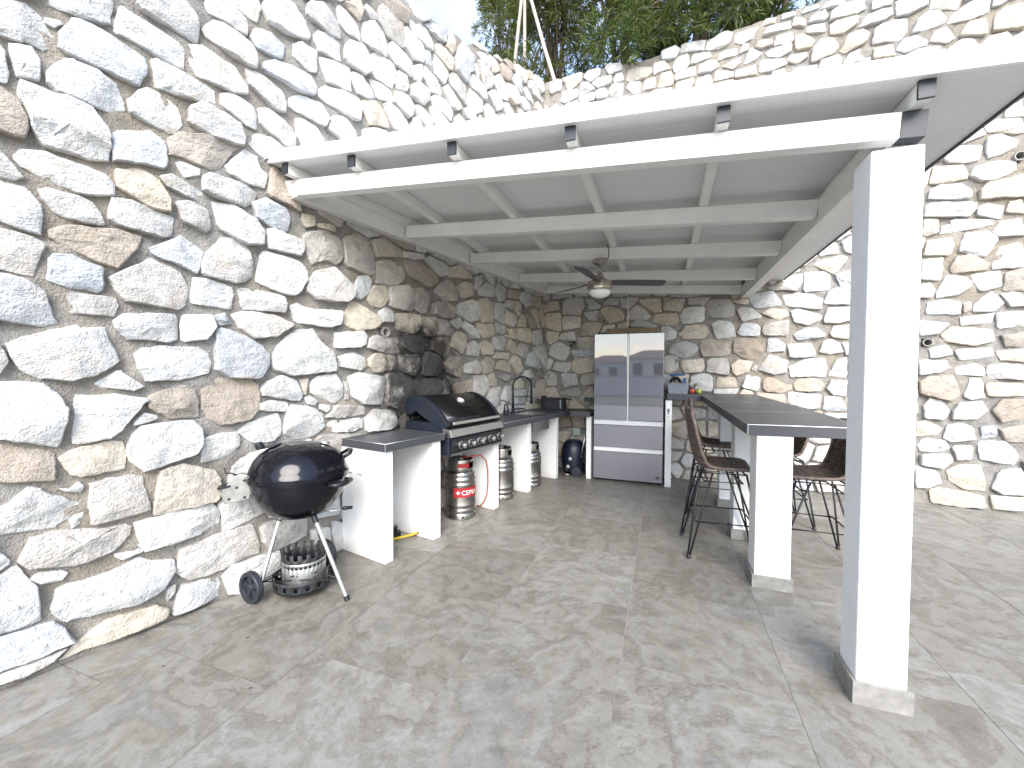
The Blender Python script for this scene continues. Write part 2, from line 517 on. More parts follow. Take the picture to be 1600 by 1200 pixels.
# leaves
LEAF, nt, N, L, b = nodes_of('narrow_leaf')
att = N.new('ShaderNodeAttribute'); att.attribute_name = 'tone'
nz = noise_n(nt, pos_n(nt), 1.6, 3)
c = mixc(nt, ramp_n(nt, nz, [(0.35, 0.0), (0.65, 1.0)]), mixc(nt, 1.0, att.outputs['Color'], (0.75, 0.85, 0.8), 'MULTIPLY'), att.outputs['Color'])
L.new(c, b.inputs['Base Color'])
b.inputs['Roughness'].default_value = 0.42
b.inputs['Specular IOR Level'].default_value = 0.45
tr = N.new('ShaderNodeBsdfTranslucent')
L.new(mixc(nt, 1.0, c, (1.3, 1.35, 0.5), 'MULTIPLY'), tr.inputs['Color'])
ms = N.new('ShaderNodeMixShader'); ms.inputs[0].default_value = 0.25
L.new(b.outputs[0], ms.inputs[1]); L.new(tr.outputs[0], ms.inputs[2])
L.new(ms.outputs[0], N['Material Output'].inputs['Surface'])

# big ground beyond the terrace
GROUND, nt, N, L, b = nodes_of('garden_ground')
P_ = pos_n(nt)
c = mixc(nt, ramp_n(nt, noise_n(nt, P_, 0.15, 5), [(0.4, 0.0), (0.6, 1.0)]), (0.10, 0.11, 0.055), (0.24, 0.215, 0.175))
L.new(c, b.inputs['Base Color']); b.inputs['Roughness'].default_value = 0.95

# outlines of the rubble stones in centimetres on the wall face (along the wall, up); first letter = tone
LEFT_STONES = """
w 530,305 517,312 513,310 508,304 508,298 512,295 518,294 525,292 531,290
w 511,310 506,312 505,311 508,308 511,307
w 509,320 490,339 487,334 487,331 488,322 492,320 508,317
u 502,316 498,319 474,315 474,307 477,298 483,298 507,298 506,305
w 522,291 520,292 515,294 513,289 513,281 515,280 520,278
w 528,290 525,290 523,287 522,278 523,274 529,272
w 484,334 482,335 458,334 456,334 457,320 460,319 482,320 486,320 486,328
w 477,342 473,350 458,361 450,355 448,350 449,340 452,338 474,340
w 441,358 435,361 419,358 417,353 417,344 423,343 444,346 447,349
w 445,366 441,374 432,376 422,371 422,363 428,361 444,362
w 431,378 415,391 413,386 416,375 424,375
w 410,392 404,402 390,407 382,401 378,393 380,388 389,384 409,380 412,385
w 511,286 505,294 502,296 492,297 486,294 483,285 483,282 490,278 507,277 511,281
w 519,276 514,276 496,277 491,269 489,264 490,253 496,251 513,251 515,256 519,270
w 529,273 525,271 520,268 517,261 518,251 526,251 529,251
w 472,315 469,316 458,317 447,317 441,316 440,310 442,307 454,305 470,301 470,311
w 454,335 448,339 431,337 423,330 422,325 430,321 450,319 454,327
u 419,363 416,371 405,375 397,372 399,362 408,360 415,359
u 412,351 404,357 379,362 374,357 375,351 389,346 411,347
w 481,289 474,299 468,300 460,296 458,288 461,281 465,280 481,282
w 488,269 472,277 467,274 465,269 466,259 481,256 488,254
b 465,276 460,282 443,288 425,290 432,283 439,271 444,267 458,268 465,267
w 454,299 448,306 428,303 425,297 425,290 432,288 443,287 454,290
w 437,317 432,321 419,319 416,314 417,304 424,305 438,310
w 423,341 416,343 399,339 396,332 398,326 405,324 421,331
w 415,319 408,322 393,317 390,312 391,304 399,303 414,309
w 394,338 386,345 370,348 362,341 367,332 373,331 380,332 394,332
w 391,377 384,384 372,386 373,369 379,366 391,369
w 422,294 417,302 406,304 397,301 396,295 412,288
w 436,273 429,283 424,289 416,287 414,280 410,279 412,269 421,267 434,270
w 522,241 519,246 513,247 492,245 488,242 489,236 498,232 503,232 519,238
t 487,250 476,254 469,251 464,242 464,235 473,234 487,240
w 461,264 459,266 450,265 450,261 457,258
w 469,253 464,257 455,254 448,252 448,248 451,246 465,249
w 449,261 444,265 425,265 418,263 419,256 426,251 448,252
w 529,240 526,242 522,237 519,233 522,231 530,231
w 530,228 526,229 518,228 514,221 514,217 514,209 517,209 529,213
w 514,229 511,231 497,230 492,220 495,219 508,219 513,225
w 490,234 482,235 463,233 464,222 468,220 487,221 490,223
g 462,242 456,244 446,242 445,232 447,229 459,232
w 443,248 432,251 417,245 413,238 414,230 425,227 440,233
u 421,256 411,262 398,260 395,252 397,243 410,243 418,247
b 512,212 504,216 496,216 487,219 478,217 480,211 485,203 488,198 493,199 498,202 507,206 511,208
g 530,208 527,208 518,206 513,204 514,199 517,189 522,189 527,190 530,190
u 476,211 467,218 459,223 449,217 448,217 452,203 459,206
w 447,217 438,228 426,230 422,223 421,208 426,203 431,201 449,203 450,210
w 430,198 420,199 399,198 398,192 400,186 414,185 428,185
g 434,180 427,184 408,183 396,179 395,177 406,169 421,166 428,172
w 443,170 439,172 427,169 416,162 411,156 411,150 417,140 436,140 443,146
b 450,134 442,139 435,141 423,140 418,134 417,119 424,113 430,112 440,111 447,115 450,122
w 486,102 483,110 479,115 457,116 452,109 452,100 455,95 476,90 479,90 485,96
w 451,104 439,105 430,105 430,99 431,96 435,91 451,89 451,96
w 431,105 424,110 405,116 402,107 403,100 409,96 422,97
w 402,101 399,117 396,120 381,119 371,111 370,101 376,97 392,94
w 369,103 361,106 335,105 334,97 346,95 366,97
w 368,109 360,118 332,115 332,108 358,107
w 434,85 422,90 409,92 405,77 410,65 424,64 437,69
w 443,61 439,64 423,65 414,55 414,48 430,44 441,42 441,51
g 466,28 462,40 457,40 445,42 423,42 419,27 420,21 428,21 446,19 459,20
w 465,15 462,18 452,17 443,14 441,4 453,3 467,3
t 512,3 502,11 494,14 476,13 470,7 471,3 493,3 509,3
w 441,15 436,20 415,18 405,18 406,-2 415,-7 437,1 441,9
g 418,38 414,40 399,40 386,36 385,22 398,20 412,19 417,28
w 379,43 365,47 358,45 358,30 377,32
w 382,24 366,22 365,3 379,4
u 512,199 510,200 505,201 493,197 493,194 494,185 506,186 512,188
u 529,187 524,188 519,187 514,182 513,176 510,168 514,166 527,167 529,167
g 506,182 504,183 488,183 488,180 489,173 505,173
g 491,194 484,198 479,202 474,207 469,205 461,202 457,195 458,183 462,180 486,182 488,186
w 455,193 453,200 447,201 434,198 432,194 434,184 455,185
u 443,179 438,181 434,175 440,173 443,175
w 489,171 485,175 463,177 462,173 463,163 467,161 485,162 488,166
w 461,171 459,177 445,179 443,172 448,164 460,162
w 526,156 522,159 510,165 503,167 502,165 493,167 492,160 488,150 498,142 506,140 515,141 521,145 525,152
w 481,154 477,157 470,159 452,159 447,155 446,149 448,143 461,140 477,138 480,147
g 530,156 528,156 526,153 525,149 528,143 530,142
w 530,138 528,139 522,139 515,138 511,134 508,127 508,120 511,108 516,110 529,114 531,114
w 497,138 489,144 487,144 478,136 483,134 493,136
w 504,132 489,132 476,129 478,127 488,114 493,109 505,108 505,113
b 476,131 470,133 461,136 455,135 452,126 453,117 467,117 471,121 476,125
w 482,117 478,121 473,120 472,118 482,115
b 531,113 526,111 521,109 512,106 512,97 512,93 514,92 524,94 531,96
t 511,103 506,105 491,108 487,106 486,99 487,93 490,92 502,92 506,93 509,98
w 511,88 507,86 504,89 502,86 504,84 509,86
w 531,83 526,84 520,90 517,88 504,78 504,76 512,69 530,71 531,71
w 508,71 506,73 503,73 503,69 507,66
g 500,87 494,88 484,88 479,86 479,80 476,67 483,67 500,66 501,74
t 472,87 466,90 461,90 445,83 442,76 441,70 444,64 462,63 475,63 474,71
w 483,62 478,62 463,63 447,63 443,59 442,49 452,46 479,44 481,49
w 524,57 520,66 512,67 492,62 487,62 484,60 486,56 493,50 506,48 520,52
w 491,48 480,47 480,45 488,44 491,46
w 521,47 517,49 510,47 509,45 511,43 518,43
w 514,30 512,38 508,39 495,38 482,42 476,38 466,35 466,29 472,20 484,18 509,21 511,22 514,28
w 532,52 530,52 525,54 523,51 519,41 518,27 521,26 531,26 532,27
w 532,65 530,64 527,58 527,56 530,54 532,54
w 470,20 466,20 466,16 470,12
u 533,25 531,25 514,24 511,20 507,10 513,10 525,9 531,9 534,10
w 534,8 531,8 510,8 514,5 524,3 531,4 534,4
t 385,260 376,261 375,254 382,251 385,254
t 374,257 363,259 358,258 360,254 373,254
w 410,241 406,243 385,240 385,234 388,228 409,229 411,233
g 384,245 379,249 367,253 353,250 351,236 358,229 367,231 379,225 384,235
g 351,252 338,259 327,256 321,246 320,230 329,227 350,230
t 323,257 310,261 292,258 291,250 319,244
g 319,240 306,246 290,241 287,233 297,225 315,224 319,232
w 290,257 262,260 258,257 270,253 289,251
b 283,248 270,253 244,244 243,236 257,231 280,236
w 260,255 254,259 227,257 227,248 240,245
t 225,255 209,259 185,257 185,251 222,246
w 415,221 413,226 388,224 383,219 383,212 392,199 401,199 418,204 418,211
w 382,213 375,220 360,226 344,213 344,206 350,200 375,199 383,204
w 343,208 338,223 327,227 323,223 327,211 335,205
t 327,207 323,219 308,220 307,210 315,203 323,203
g 303,220 285,224 277,219 277,206 279,203 302,204
g 276,210 270,224 261,225 256,218 257,205 263,202 273,205
w 246,224 240,235 222,243 211,236 211,223 228,219 243,219
t 209,238 195,247 181,244 181,234 199,228
g 245,214 228,220 212,213 216,204 234,200 246,204
w 207,220 185,225 172,220 174,206 188,203 207,209
t 172,227 154,234 140,229 140,208 162,205
w 395,192 389,194 380,191 354,193 356,182 366,179 392,180
t 353,187 348,200 341,203 319,192 316,187 323,182 339,178 350,182
w 315,196 309,200 302,198 302,191 313,189
t 295,197 286,200 268,199 268,187 276,183 294,185
t 264,199 243,201 242,183 257,182 263,189
w 240,199 228,200 216,189 219,183 239,183
w 219,199 206,204 201,199 209,191 217,193
w 201,195 195,202 174,193 172,185 181,184
w 170,201 138,203 138,191 162,185 172,193
w 359,175 335,179 331,175 332,168 339,165 359,163
g 328,172 319,175 298,174 291,167 291,162 309,162 328,165
g 290,176 268,179 261,172 263,165 276,162 289,169
b 249,179 222,181 224,168 234,162 249,167
t 217,185 209,190 192,187 192,176 202,167 219,171
w 192,176 181,181 170,175 172,164 192,165
w 172,177 158,185 142,177 146,167 162,167
w 409,154 403,165 392,174 378,177 372,167 361,159 359,145 376,143 394,141 407,146
w 357,156 343,160 332,157 330,150 336,145 354,148
t 328,155 320,159 295,159 294,147 320,145 326,150
g 294,160 271,162 265,153 276,142 293,145
g 264,153 257,163 240,161 230,152 240,142 263,142
w 227,154 216,159 202,159 197,148 206,140 225,144
w 195,152 177,157 168,148 174,143 195,144
w 164,155 150,164 137,156 142,145 160,144
w 417,132 411,138 402,142 391,138 387,127 390,123 408,126 416,128
w 389,138 383,139 384,127 386,127
w 382,135 376,141 359,143 353,133 353,124 360,119 381,128
w 352,136 348,136 347,122 351,122
w 345,139 340,144 313,139 311,128 316,117 336,117 346,125
g 310,142 283,144 271,132 276,114 288,109 307,116
g 271,136 249,138 228,131 228,119 266,121
w 386,125 381,127 376,122 378,119 384,120
w 418,123 411,125 398,123 398,118 402,116 418,118
w 330,104 320,110 300,109 298,96 307,94 328,94
w 214,131 181,135 181,117 209,119
w 177,139 154,139 150,125 166,114 179,121
w 373,119 366,118 365,115 368,113 373,116
w 381,411 376,418 366,425 361,422 355,417 352,414 353,407 363,403 380,405
w 355,427 353,432 347,433 338,428 333,422 334,418 347,417 353,419
w 348,438 334,451 332,444 334,434 344,436
w 330,447 325,451 315,453 315,448 322,445
w 331,424 328,435 318,446 310,440 304,432 307,424 321,421 331,420
w 314,447 312,459 308,463 299,461 290,461 284,451 289,443 304,443
w 308,469 296,478 281,480 282,470 293,464 304,465
w 374,396 372,399 359,406 353,402 353,389 357,387 372,385 374,390
w 348,405 344,411 333,415 326,411 324,398 330,393 346,392 348,396
w 325,410 318,420 302,421 295,415 295,408 301,401 317,399 324,404
w 304,425 300,437 290,439 278,435 275,427 278,423 299,421
w 286,444 282,462 279,465 262,462 257,454 260,446 275,442
w 279,472 271,480 255,480 246,475 247,468 258,465 273,465
w 371,381 365,385 346,387 345,382 345,370 352,368 364,367 368,375
w 344,380 342,387 333,390 322,387 318,380 327,374 338,373
g 323,392 316,396 305,393 299,389 302,386 316,381
w 296,407 292,417 283,420 280,413 281,406 292,404
w 278,415 267,424 253,423 253,415 262,404 275,406
w 275,435 260,445 264,427 272,425
w 262,433 257,443 241,440 233,434 237,430 251,423
w 257,461 249,465 248,453 251,445 258,446
w 246,457 243,466 233,464 223,460 231,444 244,445
t 243,475 233,480 217,478 217,467 223,464 240,468
w 223,452 217,463 207,468 194,461 191,450 196,442 213,449
w 233,438 223,444 203,440 201,435 207,428 221,425
w 250,419 244,426 227,428 217,423 221,412 244,414
w 298,390 295,397 280,405 275,399 277,387 283,384 296,388
w 273,398 267,403 253,398 250,387 255,385 267,389
w 250,407 244,409 225,408 222,397 237,388 248,396
w 371,357 367,361 357,365 338,368 333,363 336,352 341,350 365,351 371,352
w 334,369 318,379 310,373 306,362 308,360 325,355 331,362
w 308,379 303,384 292,381 281,376 284,367 299,365 306,370
w 364,332 359,344 347,350 340,341 339,332 343,327 355,329
w 331,346 321,354 306,359 305,349 328,334 330,340
w 280,364 277,384 270,388 253,379
u 255,486 248,491 227,500 228,487 240,485
w 226,484 224,500 215,504 212,490 217,484
w 212,479 209,492 196,509 179,504 178,488 190,482 192,469 209,470
w 383,328 373,328 366,318 383,306 389,314 389,326
w 200,433 190,441 174,437 176,429 194,429
w 215,415 205,427 192,423 190,414 207,405
w 190,455 185,462 164,462 164,452 176,440 192,444
w 171,511 166,516 157,520 149,516 150,508 156,506
w 149,522 143,526 132,527 127,522 128,517 141,510
w 176,489 175,498 168,497 168,487 171,485
w 170,503 159,505 143,504 141,497 148,489 155,482 164,487
w 124,527 118,532 104,533 100,529 104,520 122,515
w 139,506 126,516 112,512 106,503 108,495 124,490 137,498
t 110,514 102,521 85,519 78,513 82,505 93,499 104,499
u 93,526 87,537 72,539 70,530 72,524 87,523
w 115,540 108,544 94,547 90,543 102,538
w 90,545 81,554 62,558 59,551 64,543 74,542
w 41,563 33,570 11,574 4,568 17,557 35,555
w 52,550 40,555 3,551 5,543 37,541 50,541
w 68,530 60,536 40,533 39,527 57,525
w 188,477 182,483 169,481 159,480 157,469 164,465 176,470 184,469
w 152,478 143,487 132,489 122,479 124,473 134,466
w 159,458 152,465 143,464 133,457 152,447
w 133,464 124,472 106,472 105,465 122,456
w 111,487 104,491 92,483 100,472 110,478
t 87,500 80,502 64,499 62,490 71,485
w 78,510 71,517 55,517 50,512 66,505
w 36,527 27,535 8,535 5,529 13,521 32,523
w 176,520 173,523 156,527 154,525 166,519
w 136,532 130,536 118,539 120,535
w 57,561 45,567 44,557 53,554
w 169,241 156,250 141,248 146,237 165,236
w 139,243 130,255 111,252 111,238 125,236
w 104,243 101,253 78,255 81,244
w 76,244 73,255 45,254 43,240 55,239
w 43,239 42,254 14,255 18,240
w 114,229 108,238 90,240 92,229
w 89,228 86,241 72,240 72,232 78,224
w 137,211 133,230 114,232 112,211 116,207
w 111,208 109,225 83,222 83,213 90,206
w 81,206 72,225 58,223 57,209
b 57,225 45,226 31,216 34,209 48,208
w 134,194 130,205 112,204 112,194
w 109,192 108,201 81,204 84,189
t 81,189 78,204 45,207 45,186
w 41,188 43,203 12,208 12,188 30,186
w 138,173 136,187 116,190 108,186 119,173
t 110,175 102,188 85,182 87,170
g 84,170 82,183 58,184 48,174 65,164
u 54,154 51,171 34,173 13,153 23,150
w 102,157 90,165 77,162 64,148 84,144
t 131,149 124,159 102,157 102,144
w 148,128 147,140 138,141 130,129 135,127
t 140,162 131,170 102,169 102,161
w 149,124 126,124 127,107 137,102 150,111
w 124,138 107,142 96,136 107,133
w 93,130 77,135 64,129 67,121 83,122
w 94,102 93,119 61,119 61,100
w 120,110 110,124 99,124 98,104
w 45,104 44,121 26,118 29,101
w 61,146 41,149 33,137 61,136
"""
BACK_STONES = """
w 496,264 501,276 516,279 522,253 496,254
w 439,268 456,269 455,245 438,248
w 462,256 466,269 478,271 492,260 491,253 465,252
w 453,233 459,250 475,247 481,238 470,229 453,227
w 479,249 500,251 503,235 487,231 481,241
w 506,249 521,253 523,230 504,231
w 438,242 447,243 451,235 447,227 438,229
w 445,222 459,224 472,220 471,207 445,210
w 473,220 480,221 481,213 474,209
u 482,218 495,231 506,218 498,209 482,210
w 502,228 518,228 524,214 509,214
w 472,205 498,208 496,198 474,196
w 499,208 522,209 524,194 500,191
w 439,203 463,198 454,188 440,186
t 457,186 466,195 498,191 499,179 483,174 461,179
w 504,184 522,187 525,173 508,173
w 448,172 463,176 467,165 455,161 449,162
w 468,170 497,172 499,163 473,158
t 501,168 523,170 523,156 505,159
u 439,159 461,159 465,151 457,146 440,143
w 470,151 485,155 492,150 492,142 470,143
w 494,154 520,155 526,138 496,140
b 440,136 447,141 468,143 473,122 466,115 441,122
w 477,120 482,139 490,139 493,120 483,117
t 494,135 520,135 524,122 496,120
w 444,108 450,118 460,115 467,103 461,94 446,95
w 468,103 473,113 491,115 497,106 487,96 469,95
b 499,106 506,117 521,118 525,98 507,94
w 439,90 446,93 461,85 457,77 439,75
w 462,74 465,88 475,91 485,87 488,74 468,70
u 491,88 502,90 503,78 493,76
b 505,86 522,92 526,74 511,74
w 441,65 445,72 464,72 468,63 458,58 443,58
w 444,55 466,57 470,51 462,40 444,43
w 469,66 486,67 484,53 473,51
u 489,73 511,74 521,60 517,50 492,53
t 466,39 477,46 492,47 497,20 481,20 468,28
w 501,24 508,43 523,47 529,19 509,18
g 439,42 458,38 462,25 450,18 440,18
t 452,16 461,20 493,15 496,3 478,1 454,2
t 501,16 528,16 528,3 503,1
w 0,237 2,250 23,250 25,238 2,235
w 31,231 33,252 61,253 62,241 58,229
w 65,251 74,249 86,242 85,238 73,237
w 89,242 101,250 112,247 111,240
w 116,249 137,248 139,244 127,235 116,235
w 140,248 167,244 169,228 159,228 144,240
t 175,245 200,242 193,226 174,230
w 203,243 222,243 228,242 221,234 205,235
w 4,225 7,234 28,233 28,208 21,207 6,213
w 30,224 33,229 58,226 58,210 33,208
w 62,232 83,233 80,220 70,220
w 86,234 96,239 116,233 120,224 118,217 99,215
w 124,219 128,231 138,237 148,231 155,221 151,218
w 59,200 60,214 70,218 88,216 88,210 82,198
t 158,213 162,225 190,224 191,214 183,209
w 130,208 134,216 143,218 162,210 162,206
w 193,220 200,230 223,231 222,212 199,210
w 194,196 201,207 223,208 228,198 223,189 200,189
w 171,205 180,207 188,199 188,192 175,188
w 8,205 24,204 25,194 11,188 7,196
w 25,195 29,201 47,204 49,191 28,194
g 55,194 65,196 79,195 79,177 56,180
w 10,171 15,184 26,189 41,180 40,171 33,162
w 43,176 49,177 79,177 79,169 49,165
t 45,155 49,165 79,166 77,146 59,143 45,147
w 17,149 21,158 43,158 43,147 35,145
w 2,160 11,164 15,160 11,150 4,151
w 5,137 11,145 20,138 22,126 8,124
w 30,141 53,143 55,127 35,123
w 57,132 61,141 79,143 79,129 64,126
w 28,114 56,121 59,113 55,109 30,110
w 182,172 186,182 200,187 213,181 217,176 210,169 201,165 185,169
g 175,165 183,169 191,163 191,150 182,145 176,146
t 196,153 198,160 221,162 223,153 220,145 201,145
w 208,129 210,138 219,143 229,142 233,137 233,121 214,122
g 225,234 228,239 241,240 253,239 258,229 258,218 249,215 232,216
t 256,238 272,239 274,233 269,231 257,234
w 261,225 265,227 276,226 288,216 287,213 267,209
u 274,241 280,243 299,247 309,231 308,227 281,225 277,233
t 288,219 297,224 314,222 317,215 307,210 299,213
w 310,239 325,241 341,238 350,232 348,220 314,226
w 295,250 308,256 320,264 330,264 329,253 324,244 298,247
w 331,245 332,265 350,264 357,259 358,243 333,241
w 351,226 355,240 365,245 376,239 377,224
w 362,259 366,262 378,262 378,240 368,244
w 352,209 356,221 377,222 377,206 367,203 353,204
w 318,219 325,222 350,213 350,208 336,201 323,206
u 323,192 335,199 345,198 354,191 353,187 327,184
t 358,192 362,199 377,201 378,184 361,187
w 232,208 240,212 254,209 259,201 260,191 238,188
u 261,196 268,208 283,206 287,201 286,190 264,192
w 288,196 291,205 303,207 317,209 316,190 292,191
u 295,170 296,189 304,188 314,180 313,171
b 218,177 220,187 230,187 253,182 253,169 245,165 222,165
b 257,176 259,187 281,188 290,177 290,169 282,162 270,162 258,171
w 316,180 340,180 344,171 344,164 319,163
w 348,169 353,182 360,185 368,179 371,169 358,167
w 227,145 228,159 233,164 250,163 254,152 252,142
w 255,154 264,161 280,158 274,145 261,141 257,146
w 278,149 282,154 285,153 283,146
w 285,148 298,168 311,161 317,159 315,145 304,142
w 318,152 335,161 353,162 356,150 355,140 338,141 321,139
u 358,142 366,160 375,163 376,139
w 238,125 240,138 260,138 263,126
w 268,126 274,142 288,138 287,124 283,122
b 290,134 296,139 304,137 313,131 322,130 321,124 311,120 296,121 292,125
b 323,130 328,137 340,139 350,136 354,130 352,124 338,122 326,123
u 357,126 361,136 376,135 376,118 363,119
w 10,577 20,578 25,574 25,562 10,562
t 30,575 56,577 54,566 37,557
w 60,571 66,577 82,575 82,567 70,562
w 92,573 95,578 110,575 114,567 97,563
w 71,559 79,565 98,561 99,550 80,549
w 102,555 106,563 113,561 117,551 104,550
t 119,550 124,562 151,557 155,551 147,546 126,545
w 157,547 157,561 169,561 176,549 165,548
w 179,550 185,562 197,562 201,550 195,546 183,544
w 166,564 167,575 181,576 188,570 183,561
w 191,567 192,577 217,574 217,562
w 219,561 223,570 243,576 249,571 245,561 234,559
w 253,560 253,570 279,571 281,561 261,556
w 282,571 286,578 296,576 295,570
w 283,558 288,566 311,567 312,559
w 27,546 29,557 49,556 51,545 33,542
w 52,545 56,562 66,562 75,550 63,547
w 53,532 53,544 75,546 76,535 59,531
w 77,546 89,550 95,537 93,533 79,534
w 96,543 102,550 115,545 113,532 101,532
w 121,539 124,546 138,542 138,530 130,529
t 140,531 145,545 157,544 158,531
t 162,529 165,546 177,547 182,537 179,528
w 183,532 185,540 205,544 207,532
t 185,520 187,529 205,531 207,524 201,517
w 202,548 206,559 223,557 225,551 212,549
w 210,533 214,544 232,545 234,536 225,532
w 206,520 212,526 223,527 227,516 218,513
w 233,543 236,552 256,552 256,544
t 238,535 259,540 259,533 251,528
w 257,544 261,555 267,554 268,546
w 229,518 232,532 251,524 251,517 240,518
t 234,501 235,514 245,516 254,513 249,499
w 263,530 271,549 283,537 277,532
w 274,548 280,554 293,551 293,544 282,543
w 253,515 254,525 275,525 277,514
w 252,500 260,509 287,510 286,498
w 295,542 298,554 313,552 316,544 311,541
w 285,537 295,540 313,541 313,532 300,528 290,532
w 280,515 281,529 305,524 309,517 295,513
t 289,499 294,511 305,512 310,499
w 30,535 37,540 51,540 51,531 38,526
u 10,538 18,543 27,530 25,524 16,522
t 61,519 62,530 81,532 81,523 73,516
w 83,527 89,532 105,530 104,518
w 107,515 110,530 122,526 122,515
w 124,516 126,527 144,525 145,515
w 147,519 155,525 178,524 179,513 174,509
w 181,505 186,516 205,514 205,504
w 208,503 211,511 227,509 229,500
w 302,571 304,578 316,577 316,572
w 323,572 327,577 339,577 339,573
w 342,570 346,576 363,576 364,569
w 350,554 352,564 363,569 381,567 383,557 374,554
w 330,559 333,566 346,568 349,560 345,557
t 313,561 315,570 327,563 326,556
w 326,547 330,554 345,553 346,543
t 351,538 351,549 355,552 376,550 375,541 364,536
t 317,535 317,547 324,547 336,536 332,529 319,531
w 333,513 334,527 342,535 354,534 359,521 354,515 338,512
t 361,517 368,532 380,534 387,527 383,518 366,513
w 377,537 385,548 399,551 406,550 407,542 400,538 387,537
w 389,553 389,563 406,560 406,554
w 411,539 410,556 437,549 436,542 422,538
w 390,515 392,531 399,535 420,535 420,520 414,512 402,514
w 424,516 430,530 438,535 447,532 452,525 451,519 440,516
w 454,517 457,525 471,533 486,531 485,519 470,515
t 489,498 491,514 498,520 511,519 512,493
t 463,501 470,515 483,513 484,496 476,496
w 412,503 418,513 428,513 439,503 436,500 419,498
w 439,503 443,511 452,514 460,501 453,497
t 391,498 392,509 407,510 411,497 401,498
w 364,502 370,511 379,515 386,502 376,499 365,496
w 372,490 377,498 388,500 388,492 383,487
w 340,504 343,512 358,512 362,506 360,498 343,499
w 312,504 319,510 339,508 339,497 327,497
t 308,522 313,526 328,524 329,519 319,514
w 391,491 396,495 414,492 415,486
w 418,485 419,494 431,499 448,495 446,481
w 449,484 451,492 454,488 455,483
w 455,491 465,497 475,495 480,482 465,480 459,483
w 481,487 488,494 500,494 505,483 504,478 482,481
w 505,488 512,491 512,477 507,478
w 499,407 502,417 512,423 516,405
t 486,402 493,407 512,404 516,390 507,390 489,396
w 486,380 488,390 497,392 510,383 510,377 501,372 489,369
w 466,387 482,404 487,394 471,389
w 455,374 457,383 466,386 485,384 482,369 471,366 459,370
w 474,353 479,361 494,365 510,362 510,353 496,345 484,346
t 443,351 446,368 470,366 473,356 473,350 450,349
w 443,335 444,344 451,348 467,346 477,337 476,330 462,331
t 483,336 488,343 505,345 517,349 518,324 495,327 484,327
w 440,316 440,326 446,330 480,325 480,317 476,310
w 482,311 483,320 489,322 502,318 501,304
t 504,311 506,321 515,323 518,307
w 439,296 440,313 452,312 453,297 442,295
w 453,295 454,303 461,305 463,296
w 462,308 466,310 496,305 494,300 474,297 463,296
w 494,292 500,302 515,303 519,285 498,287
w 468,275 474,294 490,293 497,284 490,267 481,269
t 440,274 443,289 466,291 462,271
"""

# ------------------------------------------------------------------ the two rubble walls
TONES = {'w': (0.60, 0.595, 0.58), 'u': (0.51, 0.53, 0.555), 't': (0.57, 0.51, 0.43), 'b': (0.43, 0.375, 0.32), 'g': (0.50, 0.475, 0.445)}


def poly_area(p):
    return 0.5 * sum(p[i][0] * p[(i + 1) % len(p)][1] - p[(i + 1) % len(p)][0] * p[i][1] for i in range(len(p)))


def centroid(p):
    return (sum(q[0] for q in p) / len(p), sum(q[1] for q in p) / len(p))


def clip(p, nx, ny, d):
    """keep the side where nx*x + ny*y <= d"""
    out = []
    for i in range(len(p)):
        a, q = p[i], p[(i + 1) % len(p)]
        da, dq = nx * a[0] + ny * a[1] - d, nx * q[0] + ny * q[1] - d
        if da <= 0: out.append(a)
        if (da < 0 < dq) or (dq < 0 < da):
            t = da / (da - dq)
            out.append((a[0] + (q[0] - a[0]) * t, a[1] + (q[1] - a[1]) * t))
    return out


def inside(pt, q):
    c, j = False, len(q) - 1
    for i in range(len(q)):
        if (q[i][1] > pt[1]) != (q[j][1] > pt[1]) and pt[0] < (q[j][0] - q[i][0]) * (pt[1] - q[i][1]) / (q[j][1] - q[i][1]) + q[i][0]:
            c = not c
        j = i
    return c


def seg_dist(p, a, b_):
    dx, dy = b_[0] - a[0], b_[1] - a[1]
    t = max(0, min(1, ((p[0] - a[0]) * dx + (p[1] - a[1]) * dy) / (dx * dx + dy * dy + 1e-12)))
    return math.hypot(p[0] - a[0] - dx * t, p[1] - a[1] - dy * t)


def poly_dist(p, q):
    return min(seg_dist(p, q[i], q[(i + 1) % len(q)]) for i in range(len(q)))


